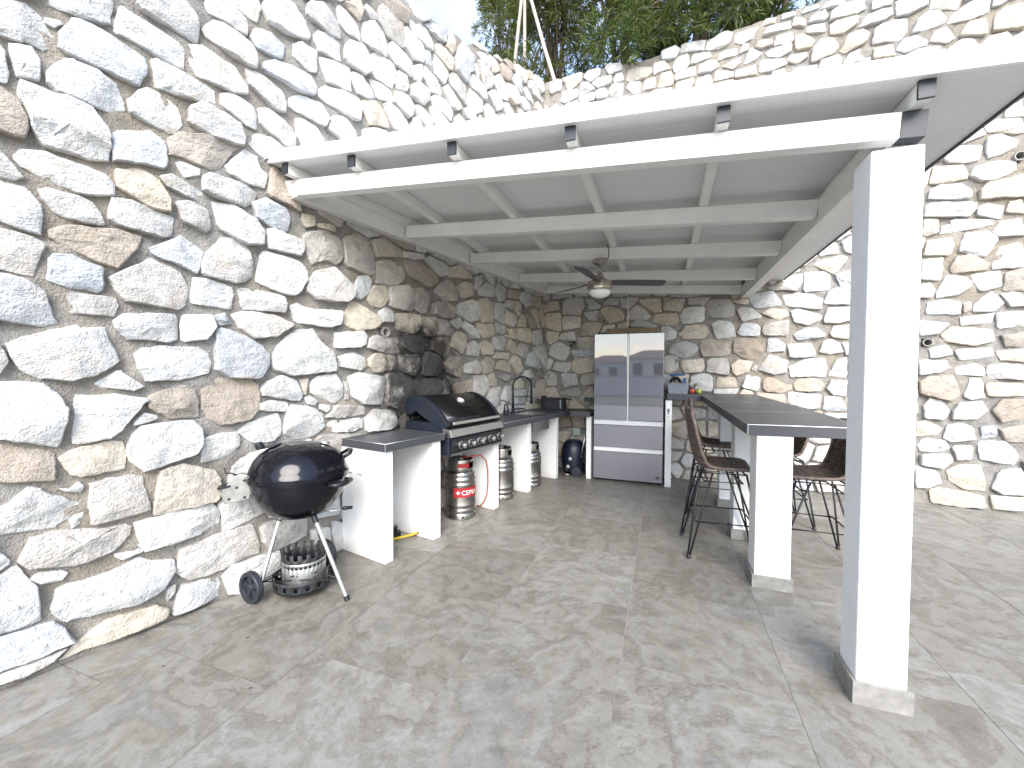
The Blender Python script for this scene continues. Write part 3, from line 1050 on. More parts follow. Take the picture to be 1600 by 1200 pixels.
def fill_stones(known, a0, a1, top, rnd, holes, row=0.20, step=0.27):
    """rubble stones for the stretches between the known ones: relaxed Voronoi cells, wider than tall"""
    bb = [(min(q[0] for q in k), max(q[0] for q in k), min(q[1] for q in k), max(q[1] for q in k)) for k in known]

    def near(p, m):
        return [k for k, (x0, x1, z0, z1) in zip(known, bb) if x0 - m < p[0] < x1 + m and z0 - m < p[1] < z1 + m]
    seeds = []
    r = 0
    z = 0.09
    while z < 6.2:
        a = a0 + rnd.uniform(0, step)
        while a < a1:
            p = (a + rnd.uniform(-0.06, 0.06), z + rnd.uniform(-0.05, 0.05))
            if p[1] < top(p[0]) - 0.05:
                ok = all(not inside(p, k) and poly_dist(p, k) > 0.045 for k in near(p, 0.1))
                ok = ok and all(math.hypot(p[0] - h[0], p[1] - h[1]) > 0.12 for h in holes)
                if ok: seeds.append(p)
            a += step * rnd.uniform(0.75, 1.25)
        z += row * rnd.uniform(0.9, 1.1)
    cells = []
    sx = 0.72
    for i, s in enumerate(seeds):
        c = [(s[0] - .3, s[1] - .2), (s[0] + .3, s[1] - .2), (s[0] + .3, s[1] + .2), (s[0] - .3, s[1] + .2)]
        for j, q in enumerate(seeds):
            if i == j or abs(q[0] - s[0]) > .7 or abs(q[1] - s[1]) > .5: continue
            nx, ny = (q[0] - s[0]) * sx * sx, q[1] - s[1]
            ln = math.hypot(nx, ny)
            if ln < 1e-6: continue
            mid = ((q[0] + s[0]) / 2, (q[1] + s[1]) / 2)
            c = clip(c, nx / ln, ny / ln, (nx * mid[0] + ny * mid[1]) / ln - rnd.uniform(0.010, 0.022))
            if len(c) < 3: break
        if len(c) < 3: continue
        for k in near(s, 0.4):
            sg = 1 if poly_area(k) > 0 else -1
            best, bl = -1e9, None
            for e in range(len(k)):
                p, q = k[e], k[(e + 1) % len(k)]
                ex, ey = q[0] - p[0], q[1] - p[1]
                ln = math.hypot(ex, ey)
                if ln < 1e-5: continue
                nx, ny = ey / ln * sg, -ex / ln * sg
                d = (s[0] - p[0]) * nx + (s[1] - p[1]) * ny
                if d > best: best, bl = d, (nx, ny, nx * p[0] + ny * p[1])
            nx, ny, d0 = bl
            # the known stone lies where n.x <= d0 ; keep n.x >= d0 + gap
            c = clip(c, -nx, -ny, -(d0 + 0.014))
            if len(c) < 3: break
        if len(c) < 3: continue
        for hx, hz, _r in holes:
            dx, dz = hx - s[0], hz - s[1]
            ln = math.hypot(dx, dz)
            if ln < .6:
                c = clip(c, dx / ln, dz / ln, (dx * hx + dz * hz) / ln - 0.075)
                if len(c) < 3: break
        if len(c) < 3: continue
        c = clip(c, 0, -1, -0.004)
        if len(c) >= 3:
            t = top(s[0])
            c = clip(c, 0, 1, t + 0.02)
        if len(c) >= 3 and abs(poly_area(c)) > 0.0022:
            cells.append(c)
    return cells


def grow(polys, lim):
    """push every corner outwards until the joint to the next stone is about 1.5 cm wide"""
    bb = [(min(q[0] for q in k), max(q[0] for q in k), min(q[1] for q in k), max(q[1] for q in k)) for k in polys]
    polys = [list(p) for p in polys]
    for i, p in enumerate(polys):
        c = centroid(p)
        m = lim(c)
        x0, x1, z0, z1 = bb[i]
        near = [polys[j] for j, (a0, a1, b0, b1) in enumerate(bb) if j != i and a0 < x1 + .08 and a1 > x0 - .08 and b0 < z1 + .08 and b1 > z0 - .08]
        for k, q in enumerate(p):
            dx, dz = q[0] - c[0], q[1] - c[1]
            ln = math.hypot(dx, dz) or 1
            best = q
            t = 0.007
            while t <= m:
                r = (q[0] + dx / ln * t, q[1] + dz / ln * t)
                if r[1] < 0.004 or any(poly_dist(r, o) < 0.015 or inside(r, o) for o in near): break
                best = r
                t += 0.007
            p[k] = best
    return polys


def stone_geometry(poly, frame, rnd, dens=1.0):
    """a cleft stone standing proud of the mortar; returns world vertices and faces"""
    if poly_area(poly) < 0: poly = poly[::-1]
    ar = abs(poly_area(poly))
    size = math.sqrt(ar)
    # cut the corners a little, then resample
    pts = []
    n = len(poly)
    for i in range(n):
        a, q, e = poly[i - 1], poly[i], poly[(i + 1) % n]
        k = min(rnd.uniform(0.02, 0.13), 0.45)
        pts.append((q[0] + (a[0] - q[0]) * k, q[1] + (a[1] - q[1]) * k))
        pts.append((q[0] + (e[0] - q[0]) * k, q[1] + (e[1] - q[1]) * k))
    out = []
    for i in range(len(pts)):
        a, q = pts[i], pts[(i + 1) % len(pts)]
        ln = math.dist(a, q)
        k = max(1, min(6, int(ln / 0.034)))
        for j in range(k):
            out.append((a[0] + (q[0] - a[0]) * j / k, a[1] + (q[1] - a[1]) * j / k))
    cx, cz = centroid(out)
    jit = min(0.0045, size * 0.03)
    out = [(x + rnd.uniform(-jit, jit), z + rnd.uniform(-jit, jit)) for x, z in out]
    m = len(out)
    d = min(0.050, 0.020 + size * 0.095) * rnd.uniform(0.7, 1.35)
    gx, gz = rnd.uniform(-0.09, 0.09), rnd.uniform(-0.10, 0.05)
    cuts = []
    for _ in range(rnd.randint(2, 4)):
        an = rnd.uniform(0, 2 * math.pi)
        cuts.append((math.cos(an), math.sin(an), rnd.uniform(-0.05, 0.42) * size, rnd.uniform(0.06, 0.30)))
    # one or two cleavage steps: thin layers broken away
    steps = []
    for _ in range(rnd.choice((0, 1, 1, 2))):
        an = rnd.gauss(math.pi / 2, 0.5) * rnd.choice((1, -1))
        steps.append((math.cos(an), math.sin(an), rnd.uniform(0.05, 0.38) * size, rnd.uniform(0.004, 0.012)))
    off = Vector((rnd.uniform(0, 90), rnd.uniform(0, 90), rnd.uniform(0, 90)))

    def height(x, z):
        px, pz = x - cx, z - cz
        h = d + gx * px + gz * pz
        wob = noise.noise(Vector((px * 14, pz * 14, 3)) + off) * 0.02
        for nx, nz, t, s in cuts:
            e = nx * px + nz * pz - t
            if e > 0: h -= e * s
        for nx, nz, t, s in steps:
            if nx * px + nz * pz + wob > t: h -= s
        h += noise.fractal(Vector((px * 11, pz * 11, 0)) + off, 0.8, 2.1, 4) * 0.0075 * min(1.4, size / 0.18)
        return max(h, 0.010)
    bev = min(0.006, size * 0.04)
    R_ = size * 0.5
    rings = [(1.0, None), (1.0, 0.80), (1 - 1.0 * bev / R_, 0.985), (0.82, 1.0), (0.60, 1.0), (0.36, 1.0)]
    vs, fs = [], []
    for s, k in rings:
        for x, z in out:
            xx, zz = cx + (x - cx) * s, cz + (z - cz) * s
            w = -0.045 if k is None else height(xx, zz) * k
            vs.append(frame(xx, w, zz))
    vs.append(frame(cx, height(cx, cz), cz))
    for r in range(len(rings) - 1):
        for j in range(m):
            j2 = (j + 1) % m
            fs.append((r * m + j, r * m + j2, (r + 1) * m + j2, (r + 1) * m + j))
    top_i = len(vs) - 1
    base_i = (len(rings) - 1) * m
    for j in range(m):
        fs.append((base_i + j, base_i + (j + 1) % m, top_i))
    # make the faces look out of the wall
    a, q, e = vs[base_i], vs[base_i + 1], vs[top_i]
    nrm = (q - a).cross(e - a)
    outw = frame(0, 1, 0) - frame(0, 0, 0)
    if nrm.dot(outw) < 0:
        fs = [tuple(reversed(f)) for f in fs]
    return vs, fs


def set_tone(me, cols):
    a = me.color_attributes.new('tone', 'FLOAT_COLOR', 'POINT')
    a.data.foreach_set('color', [x for c in cols for x in (*c, 1.0)])


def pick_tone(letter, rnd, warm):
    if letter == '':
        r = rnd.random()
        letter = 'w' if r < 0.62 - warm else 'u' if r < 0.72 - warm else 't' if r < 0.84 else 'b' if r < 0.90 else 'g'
    c = TONES[letter]
    k = rnd.uniform(0.84, 1.10)
    j = rnd.uniform(-0.02, 0.02)
    return (min(.76, c[0] * k + j * .5), min(.76, c[1] * k), min(.76, c[2] * k - j * .5))


def rubble_wall(label, frame, a0, a1, top, text, holes, seed, origin, vis):
    rnd = random.Random(seed)
    root = thing('stone_wall', origin, label, 'wall')
    # mortar body: front sheet with uneven joints, top and back
    stp = 0.045
    na = int((a1 - a0) / stp)
    ztop = max(top(a0), top(a1)) + 0.0
    nz = int(6.0 / stp)
    idx, vs, fs = {}, [], []
    for i in range(na + 1):
        a = a0 + (a1 - a0) * i / na
        t = top(a)
        for j in range(nz + 1):
            z = -0.02 + (t + 0.02) * j / nz
            w = noise.fractal(Vector((a * 7, z * 7, seed)), 0.7, 2, 5) * 0.020 + noise.noise(Vector((a * 1.7, z * 1.7, seed + 5))) * 0.010
            vs.append(frame(a, w, z))
    for i in range(na):
        a = a0 + (a1 - a0) * (i + 0.5) / na
        t = top(a)
        for j in range(nz):
            z = -0.02 + (t + 0.02) * (j + 0.5) / nz
            if any(math.hypot(a - h[0], z - h[1]) < 0.05 for h in holes): continue
            q = (i * (nz + 1) + j, (i + 1) * (nz + 1) + j, (i + 1) * (nz + 1) + j + 1, i * (nz + 1) + j + 1)
            fs.append(q)
    # top strip and back
    n0 = len(vs)
    for i in range(na + 1):
        a = a0 + (a1 - a0) * i / na
        vs.append(frame(a, -0.45, top(a) - 0.01))
        vs.append(frame(a, -0.45, -0.02))
    for i in range(na):
        fs.append((i * (nz + 1) + nz, (i + 1) * (nz + 1) + nz, n0 + 2 * (i + 1), n0 + 2 * i))
        fs.append((n0 + 2 * i, n0 + 2 * (i + 1), n0 + 2 * (i + 1) + 1, n0 + 2 * i + 1))
    for i in (0, na):
        k = i * (nz + 1)
        fs.append((k, k + nz, n0 + 2 * i, n0 + 2 * i + 1))
    link_mesh('mortar', vs, fs, MORTAR, root, smooth=True, sharp=60)
    known, letters = [], []
    for ln in text.strip().splitlines():
        w = ln.split()
        letters.append(w[0])
        known.append([tuple(int(x) / 100.0 for x in q.split(',')) for q in w[1:]])
    known = grow(known, lambda c: (0.007 if c[0] > 3.3 else 0.028) if seed == 3 else (0.008 if c[0] > 2.4 else 0.026))
    cells = fill_stones(known, a0 + 0.02, a1 - 0.02, top, rnd, holes)
    allst = [(k, l, True) for k, l in zip(known, letters)] + [(c, '', False) for c in cells]
    scored = []
    for p, l, kn in allst:
        c = centroid(p)
        scored.append((vis(c) * abs(poly_area(p)) * (1.6 if kn else 1.0), p, l))
    scored.sort(key=lambda s: -s[0])
    rest_v, rest_f, rest_c = [], [], []
    for n, (sc_, p, l) in enumerate(scored):
        c = centroid(p)
        warm_bounce = 0.38 if c[1] < 2.5 and (c[0] < 3.2) else 0.0  # tan share raised under the canopy, standing in for warm indirect light
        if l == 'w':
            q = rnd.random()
            if q < warm_bounce * 0.9: l = rnd.choice('tttg')
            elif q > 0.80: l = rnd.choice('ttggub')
        tone = pick_tone(l, rnd, warm_bounce)
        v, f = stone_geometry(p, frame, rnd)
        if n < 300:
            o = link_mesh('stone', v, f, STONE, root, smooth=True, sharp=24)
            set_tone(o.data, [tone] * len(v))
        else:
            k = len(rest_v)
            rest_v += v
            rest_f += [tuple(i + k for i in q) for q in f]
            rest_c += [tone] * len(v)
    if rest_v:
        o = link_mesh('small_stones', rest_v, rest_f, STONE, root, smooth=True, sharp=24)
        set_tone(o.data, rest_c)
        o['kind'] = 'stuff'
    for h in holes:
        ax = frame(0, 1, 0) - frame(0, 0, 0)
        mb = MB()
        rr = h[2]
        mb.lathe([(rr, -0.30), (rr, 0.035), (rr - 0.007, 0.035), (rr - 0.007, -0.29)], frame(h[0], 0, h[1]), 24, ax, caps=False)
        p = mb.build('drain_pipe', PVC, root, smooth=True, sharp=40)
        MB().lathe([(0.0, -0.25), (rr - 0.007, -0.25)], frame(h[0], 0, h[1]), 24, ax, caps=False).build('pipe_throat', HOLE, p)
    return root


def lerp_top(tab):
    def f(a):
        if a <= tab[0][0]: return tab[0][1]
        for (x0, y0), (x1, y1) in zip(tab, tab[1:]):
            if a <= x1: return y0 + (y1 - y0) * (a - x0) / (x1 - x0)
        return tab[-1][1]
    return f


LTOP = lerp_top([(-0.5, 5.80), (0.0, 5.78), (0.64, 5.57), (1.27, 5.36), (1.86, 5.13), (2.24, 5.03), (2.8, 4.90), (3.8, 4.62), (5.2, 4.25), (7.0, 3.9)])
BTOP = lerp_top([(-0.5, 5.80), (0.2, 5.80), (1.4, 5.71), (2.0, 5.72), (2.54, 5.76), (3.4, 5.81), (4.5, 5.84), (7.5, 5.9)])
cam_pos = Vector((0, 0, 1.45))


def vis_l(c):
    if c[0] > 5.45: return 0.01
    return 1.0 / (LW(c[0], 0, c[1]) - cam_pos).length ** 2


def vis_b(c):
    if c[0] > 5.4: return 0.01
    return 1.0 / (BW(c[0], 0, c[1]) - cam_pos).length ** 2


left_wall = rubble_wall('tall white rubble stone wall with soot above the gas grill', LW, 0.0, 6.6, LTOP, LEFT_STONES,
                        [(3.099, 1.796, 0.042)], 3, tuple(LW(3.0, -0.2, 0)), vis_l)
back_wall = rubble_wall('rubble stone wall behind the fridge and bar with trees above', BW, 0.0, 6.8, BTOP, BACK_STONES,
                        [(0.451, 1.837, 0.04), (4.459, 1.784, 0.042), (5.123, 3.661, 0.045)], 8, tuple(BW(3.0, -0.2, 0)), vis_b)

# ------------------------------------------------------------------ ground, floor tiles, terrace behind the walls
tag(MB().box(-300, 300, -400, 200, -0.30, -0.10).build('ground', GROUND), kind='structure')
fl = MB().box(-6.0, 9.0, -7.0, 6.6, -0.06, -0.0035).build('floor', GROUT)
tag(fl, kind='structure')
TS = 0.745
tile_me = None
for i in range(-5, 11):
    x0 = -0.19 + TS * i
    for j in range(-13, 7):
        y0 = 2.085 + 0.25 * i + TS * j
        cx, cy = x0 + TS / 2, y0 + TS / 2
        p = Vector((cx, cy, 0)) - K
        if p.dot(NL) < -0.42 or p.dot(NB) < -0.42 or cy < -6.4 or cx > 8.5: continue
        if tile_me is None:
            g = 0.0016
            mb = MB()
            hx = TS / 2 - g
            mb.hexa([(-hx, -hx, -0.010), (hx, -hx, -0.010), (hx, hx, -0.010), (-hx, hx, -0.010),
                     (-hx, -hx, 0.0), (hx, -hx, 0.0), (hx, hx, 0.0), (-hx, hx, 0.0)])
            o = mb.build('floor_tile', TILE, fl, origin=(0, 0, 0))
            tile_me = o.data
        else:
            o = bpy.data.objects.new('floor_tile', tile_me)
            COL.objects.link(o)
            o.parent = fl
        o.location = Vector((cx, cy, random.uniform(-0.0006, 0.0006))) - ORG[fl]

mb = MB()
for k in range(16):           # hillside behind the left wall
    u0, u1 = -14 + k * 1.5, -14 + (k + 1) * 1.5
    for m in range(6):
        w0, w1 = -0.42 - m * 3, -0.42 - (m + 1) * 3
        z = lambda u, w: LTOP(max(u, -0.4)) - 0.22 + 0.03 * (-w)
        mb.add([LW(u0, w0, z(u0, w0)), LW(u1, w0, z(u1, w0)), LW(u1, w1, z(u1, w1)), LW(u0, w1, z(u0, w1))], [(0, 1, 2, 3)])
tag(mb.build('hillside', EARTH), kind='structure')
mb = MB()
for k in range(12):           # terrace behind the back wall
    v0, v1 = -0.6 + k * 1.5, -0.6 + (k + 1) * 1.5
    for m in range(5):
        w0, w1 = -0.42 - m * 3, -0.42 - (m + 1) * 3
        z = lambda v, w: BTOP(v) - 0.16 + 0.02 * (-w)
        mb.add([BW(v0, w0, z(v0, w0)), BW(v1, w0, z(v1, w0)), BW(v1, w1, z(v1, w1)), BW(v0, w1, z(v0, w1))], [(0, 1, 2, 3)])
tag(mb.build('upper_terrace', EARTH), kind='structure')

# ------------------------------------------------------------------ canopy
SL = 0.0738


def rz(x): return 2.795 - SL * (x + 2.54)          # underside of the rafters


def wall_x(y): return K.x - (K.y - y) * DL.x / DL.y


def back_y(x): return K.y + (x - K.x) * DB.y / DB.x


can = thing('canopy', (-0.8, 4.0, 0), 'white lean-to canopy roof with beams on one square white column', 'canopy')
# roof sheets, one metre wide, running down to the right
ys = [2.105, 3.09, 4.08, 5.07, 6.02]
XR = 1.335
for y0, y1 in zip(ys, ys[1:]):
    y1 -= 0.004
    xl0, xl1 = wall_x(y0) - 0.06, wall_x(y1) - 0.02
    ya, yb = y1, y1
    if y1 > 5.5: ya, yb = back_y(xl1) - 0.03, back_y(XR) - 0.03
    zb = lambda x: rz(x) + 0.072
    zt = lambda x: rz(x) + 0.142
    MB().hexa([(xl0, y0, zb(xl0)), (XR, y0, zb(XR)), (XR, yb, zb(XR)), (xl1, ya, zb(xl1)),
               (xl0, y0, zt(xl0)), (XR, y0, zt(XR)), (XR, yb, zt(XR)), (xl1, ya, zt(xl1))]).build('roof_panel', PANEL, can)
xl = wall_x(2.1) - 0.07
MB().hexa([(xl, 2.085, rz(xl) + 0.068), (XR + 0.01, 2.085, rz(XR) + 0.068), (XR + 0.01, 2.104, rz(XR) + 0.068), (xl, 2.104, rz(xl) + 0.068),
           (xl, 2.085, rz(xl) + 0.152), (XR + 0.01, 2.085, rz(XR) + 0.152), (XR + 0.01, 2.104, rz(XR) + 0.152), (xl, 2.104, rz(xl) + 0.152)]).build('fascia', PAINT, can, bevel=0.002)
MB().hexa([(XR + 0.001, 2.106, rz(XR) + 0.062), (XR + 0.012, 2.106, rz(XR) + 0.062), (XR + 0.012, 5.86, rz(XR) + 0.062), (XR + 0.001, 5.86, rz(XR) + 0.062),
           (XR + 0.001, 2.106, rz(XR) + 0.15), (XR + 0.012, 2.106, rz(XR) + 0.15), (XR + 0.012, 5.86, rz(XR) + 0.15), (XR + 0.001, 5.86, rz(XR) + 0.15)]).build('edge_flashing', CAPM, can)
# rafters with dark end caps
RX = [None, -1.885, -1.165, -0.475, 0.235, 0.955]
for x in RX:
    if x is None:
        a = LW(4.03, 0.115, 0); bb_ = LW(0.12, 0.115, 0)
    else:
        a = Vector((x, 2.135, 0)); bb_ = Vector((x - 0.01, back_y(x) - 0.09, 0))
    a.z, bb_.z = rz(a.x) + 0.001, rz(bb_.x) + 0.001
    r_ = MB().beam(a, bb_, 0.052, 0.068).build('rafter', CREAM, can, bevel=0.003)
    d = (bb_ - a).normalized()
    MB().beam(a - d * 0.014, a - d * 0.0005, 0.055, 0.071).build('end_cap', CAPM, r_)
# front beam and cross beams
BH = 0.112


def crossbeam(yl, yr, mat, xr=0.884, w=0.07, xl=None):
    xl = wall_x(yl) + 0.105 if xl is None else xl
    a = Vector((xl, yl, rz(xl) - BH)); b_ = Vector((xr, yr, rz(xr) - BH))
    return MB().beam(a, b_, w, BH - 0.002).build('beam', mat, can, bevel=0.004)


fb = crossbeam(2.235, 2.235, PAINT, xr=0.905, xl=wall_x(2.235) - 0.02)
xa = 0.9065
MB().beam((xa, 2.235, rz(xa) - BH + 0.001), (xa + 0.085, 2.235, rz(xa + 0.085) - BH + 0.001), 0.068, BH - 0.004).build('end_cap', CAPM, fb)
for yl, yr in ((3.23, 3.155), (4.17, 4.02), (5.2, 4.99), (6.0, 5.86)):
    crossbeam(yl, yr, CREAM)
a, b_ = Vector((wall_x(5.9) + .1, back_y(-1.65) - 0.055, 0)), Vector((0.884, back_y(0.884) - 0.055, 0))
a.z, b_.z = rz(a.x) + 0.002, rz(b_.x) + 0.002
MB().beam(a, b_, 0.03, 0.066).build('closing_board', CREAM, can)
# beam on the left wall and deep beam on the right
a, b_ = LW(3.955, 0.05, 0), LW(0.05, 0.05, 0)
a.z, b_.z = rz(a.x) - 0.125, rz(b_.x) - 0.125
MB().beam(a, b_, 0.10, 0.122).build('wall_beam', CREAM, can, bevel=0.004)
zr = rz(0.94)
MB().beam((0.938, 2.272, 2.392), (0.938, 5.90, 2.388), 0.10, zr - 2.392 - 0.004).build('side_beam', CREAM, can, bevel=0.004)
colm = MB().box(0.806, 0.986, 2.186, 2.366, 0.0, 2.388).build('column', PLASTER, can, bevel=0.008)
SKIRT = SKIRTM
for nm, bx_ in (('a', (0.790, 1.002, 2.170, 2.1855)), ('b', (0.790, 0.8055, 2.1862, 2.3658)), ('c', (0.9865, 1.002, 2.1862, 2.3658)), ('d', (0.790, 1.002, 2.3665, 2.382))):
    MB().box(*bx_, 0.0, 0.10).build('skirting_tile', SKIRT, colm, bevel=0.001)

# ------------------------------------------------------------------ masonry counters along the left wall
ca = thing('counter', tuple(LW(3.22, 0.27, 0)), 'short free-standing counter with dark top beside the kettle barbecue', 'counter')
MB().fbox(LW, 3.555, 3.470, 0.02, 0.525, 0, 0.8495).build('leg', PLASTER, ca, bevel=0.006)
MB().fbox(LW, 3.030, 2.935, 0.02, 0.525, 0, 0.8495).build('leg', PLASTER, ca, bevel=0.006)
wt = MB().fbox(LW, 3.565, 2.905, 0.015, 0.548, 0.85, 0.91).build('worktop', WORKTOP, ca, bevel=0.002)


def trims(fr, segs, z0, z1, parent):
    for (a0, b0), (a1, b1), vert in segs:
        mb = MB()
        if vert: mb.tube([fr(a0, b0, z0), fr(a0, b0, z1)], 0.0030, 6)
        else: mb.tube([fr(a0, b0, z1 - 0.0005), fr(a1, b1, z1 - 0.0005)], 0.0030, 6)
        mb.build('edge_trim', TRIM, parent, smooth=True)


trims(LW, [((3.565, 0.548), (2.905, 0.548), 0), ((3.565, 0.015), (3.565, 0.548), 0), ((3.565, 0.548), None, 1)] if False else
      [((3.565, 0.548), (2.905, 0.548), 0), ((3.565, 0.015), (3.565, 0.548), 0)], 0.85, 0.91, wt)
MB().tube([LW(3.565, 0.548, 0.851), LW(3.565, 0.548, 0.910)], 0.003, 6).build('edge_trim', TRIM, wt)

cb = thing('counter', tuple(LW(1.3, 0.27, 0)), 'long dark counter with a sink running into the corner by the fridge', 'counter')
for u0, u1, nm in ((2.108, 2.018, 0), (1.392, 1.312, 0), (0.635, 0.555, 0)):
    zt = 0.8495 if u0 < 2.05 else 0.705
    MB().fbox(LW, u0, u1, 0.02, 0.525, 0, zt).build('leg', PLASTER, cb, bevel=0.006)
# worktop with a sink opening (u 0.78..1.22, w 0.16..0.50)
mb = MB()
for a0, a1, b0, b1 in ((2.045, 1.22, 0.015, 0.61), (0.78, 0.02, 0.015, 0.61), (1.2195, 0.7805, 0.015, 0.16), (1.2195, 0.7805, 0.50, 0.61)):
    mb.fbox(LW, a0, a1, b0, b1, 0.85, 0.91)
wt = mb.build('worktop', WORKTOP, cb)
trims(LW, [((2.045, 0.61), (0.56, 0.61), 0)], 0.85, 0.91, wt)
mb = MB()
q = [LW(1.215, 0.165, 0), LW(0.785, 0.165, 0), LW(0.785, 0.495, 0), LW(1.215, 0.495, 0)]
for i in range(4):
    p0, p1 = q[i], q[(i + 1) % 4]
    mb.add([p0 + Vector((0, 0, .70)), p1 + Vector((0, 0, .70)), p1 + Vector((0, 0, .906)), p0 + Vector((0, 0, .906))], [(0, 1, 2, 3)])
mb.add([p + Vector((0, 0, .70)) for p in q], [(0, 1, 2, 3)])
snk = mb.build('sink_basin', STEEL, cb)
sm = snk.modifiers.new('thick', 'SOLIDIFY'); sm.thickness = 0.003
# return along the back wall towards the fridge
wr = MB().hexa([BW(0.60, 0.015, .849), BW(0.60, 0.60, .849), BW(0.865, 0.60, .849), BW(0.865, 0.015, .849),
                BW(0.60, 0.015, .909), BW(0.60, 0.60, .909), BW(0.865, 0.60, .909), BW(0.865, 0.015, .909)]).build('return_worktop', WORKTOP, cb)
MB().tube([BW(0.60, 0.60, .9088), BW(0.865, 0.60, .9088)], 0.003, 6).build('edge_trim', TRIM, wr)
MB().fbox(BW, 0.798, 0.862, 0.05, 0.515, 0, 0.848).build('leg', PLASTER, cb, bevel=0.005)

# ------------------------------------------------------------------ bar
def bar_z(y): return 1.10 + (y - 3.13) * 0.0265


bar = thing('bar_counter', (0.8, 4.3, 0), 'long dark-topped bar on three white pillars with bar stools', 'bar')
TH = 0.072
outl = [(0.527, 3.13), (1.235, 3.17), (1.06, 5.93), (0.03, 5.965), (0.03, 5.63), (0.43, 5.60)]
wt = MB().prism([(x, y, bar_z(y) - TH) for x, y in outl], (0, 0, TH)).build('worktop', WORKTOP, bar, bevel=0.002)
e = [(x, y, bar_z(y) - 0.0006) for x, y in outl]
for i0, i1 in ((0, 1), (0, 5), (4, 5)):
    MB().tube([e[i0], e[i1]], 0.0032, 6).build('edge_trim', TRIM, wt)
MB().tube([Vector(e[0]) - Vector((0, 0, TH - .002)), e[0]], 0.0045, 6).build('edge_trim', TRIM, wt)
# the top is made of three slabs: fine joints across it
for yy in (3.95, 4.78):
    MB().box(0.505, 1.16, yy, yy + 0.002, bar_z(yy) - 0.0005, bar_z(yy) + 0.0006).build('slab_joint', TRIM, wt)
for (x0, x1, y0, y1) in ((0.585, 0.795, 3.145, 3.365), (0.575, 0.775, 4.00, 4.20), (0.565, 0.765, 4.90, 5.10)):
    pl = MB().box(x0, x1, y0, y1, 0.0, bar_z(y0) - TH - 0.001).build('pillar', PLASTER, bar, bevel=0.006)
    for q in ((x0 - .015, x1 + .015, y0 - .015, y0 - .0006), (x0 - .015, x0 - .0006, y0, y1), (x1 + .0006, x1 + .015, y0, y1), (x0 - .015, x1 + .015, y1 + .0006, y1 + .015)):
        MB().box(*q, 0.0, 0.085).build('skirting_tile', SKIRTM, pl, bevel=0.001)
lg = MB().box(0.012, 0.088, 5.492, 5.95, 0.0, bar_z(5.5) - TH - 0.001).build('leg', PLASTER, bar, bevel=0.005)
pt = MB().box(0.022, 0.074, 5.4885, 5.4915, 0.87, 1.03).build('bottle_opener_plate', SILVER, lg)
mb = MB()
for k, (x, z, w, h) in enumerate(((0.048, 0.985, 0.030, 0.010), (0.048, 0.955, 0.016, 0.030), (0.048, 0.925, 0.030, 0.008), (0.036, 0.968, 0.008, 0.018), (0.060, 0.968, 0.008, 0.018), (0.048, 0.893, 0.022, 0.004))):
    mb.box(x - w / 2, x + w / 2, 5.4868, 5.4882, z - h / 2, z + h / 2)
mb.build('opener_marks', BLACKP, pt)['kind'] = 'stuff'

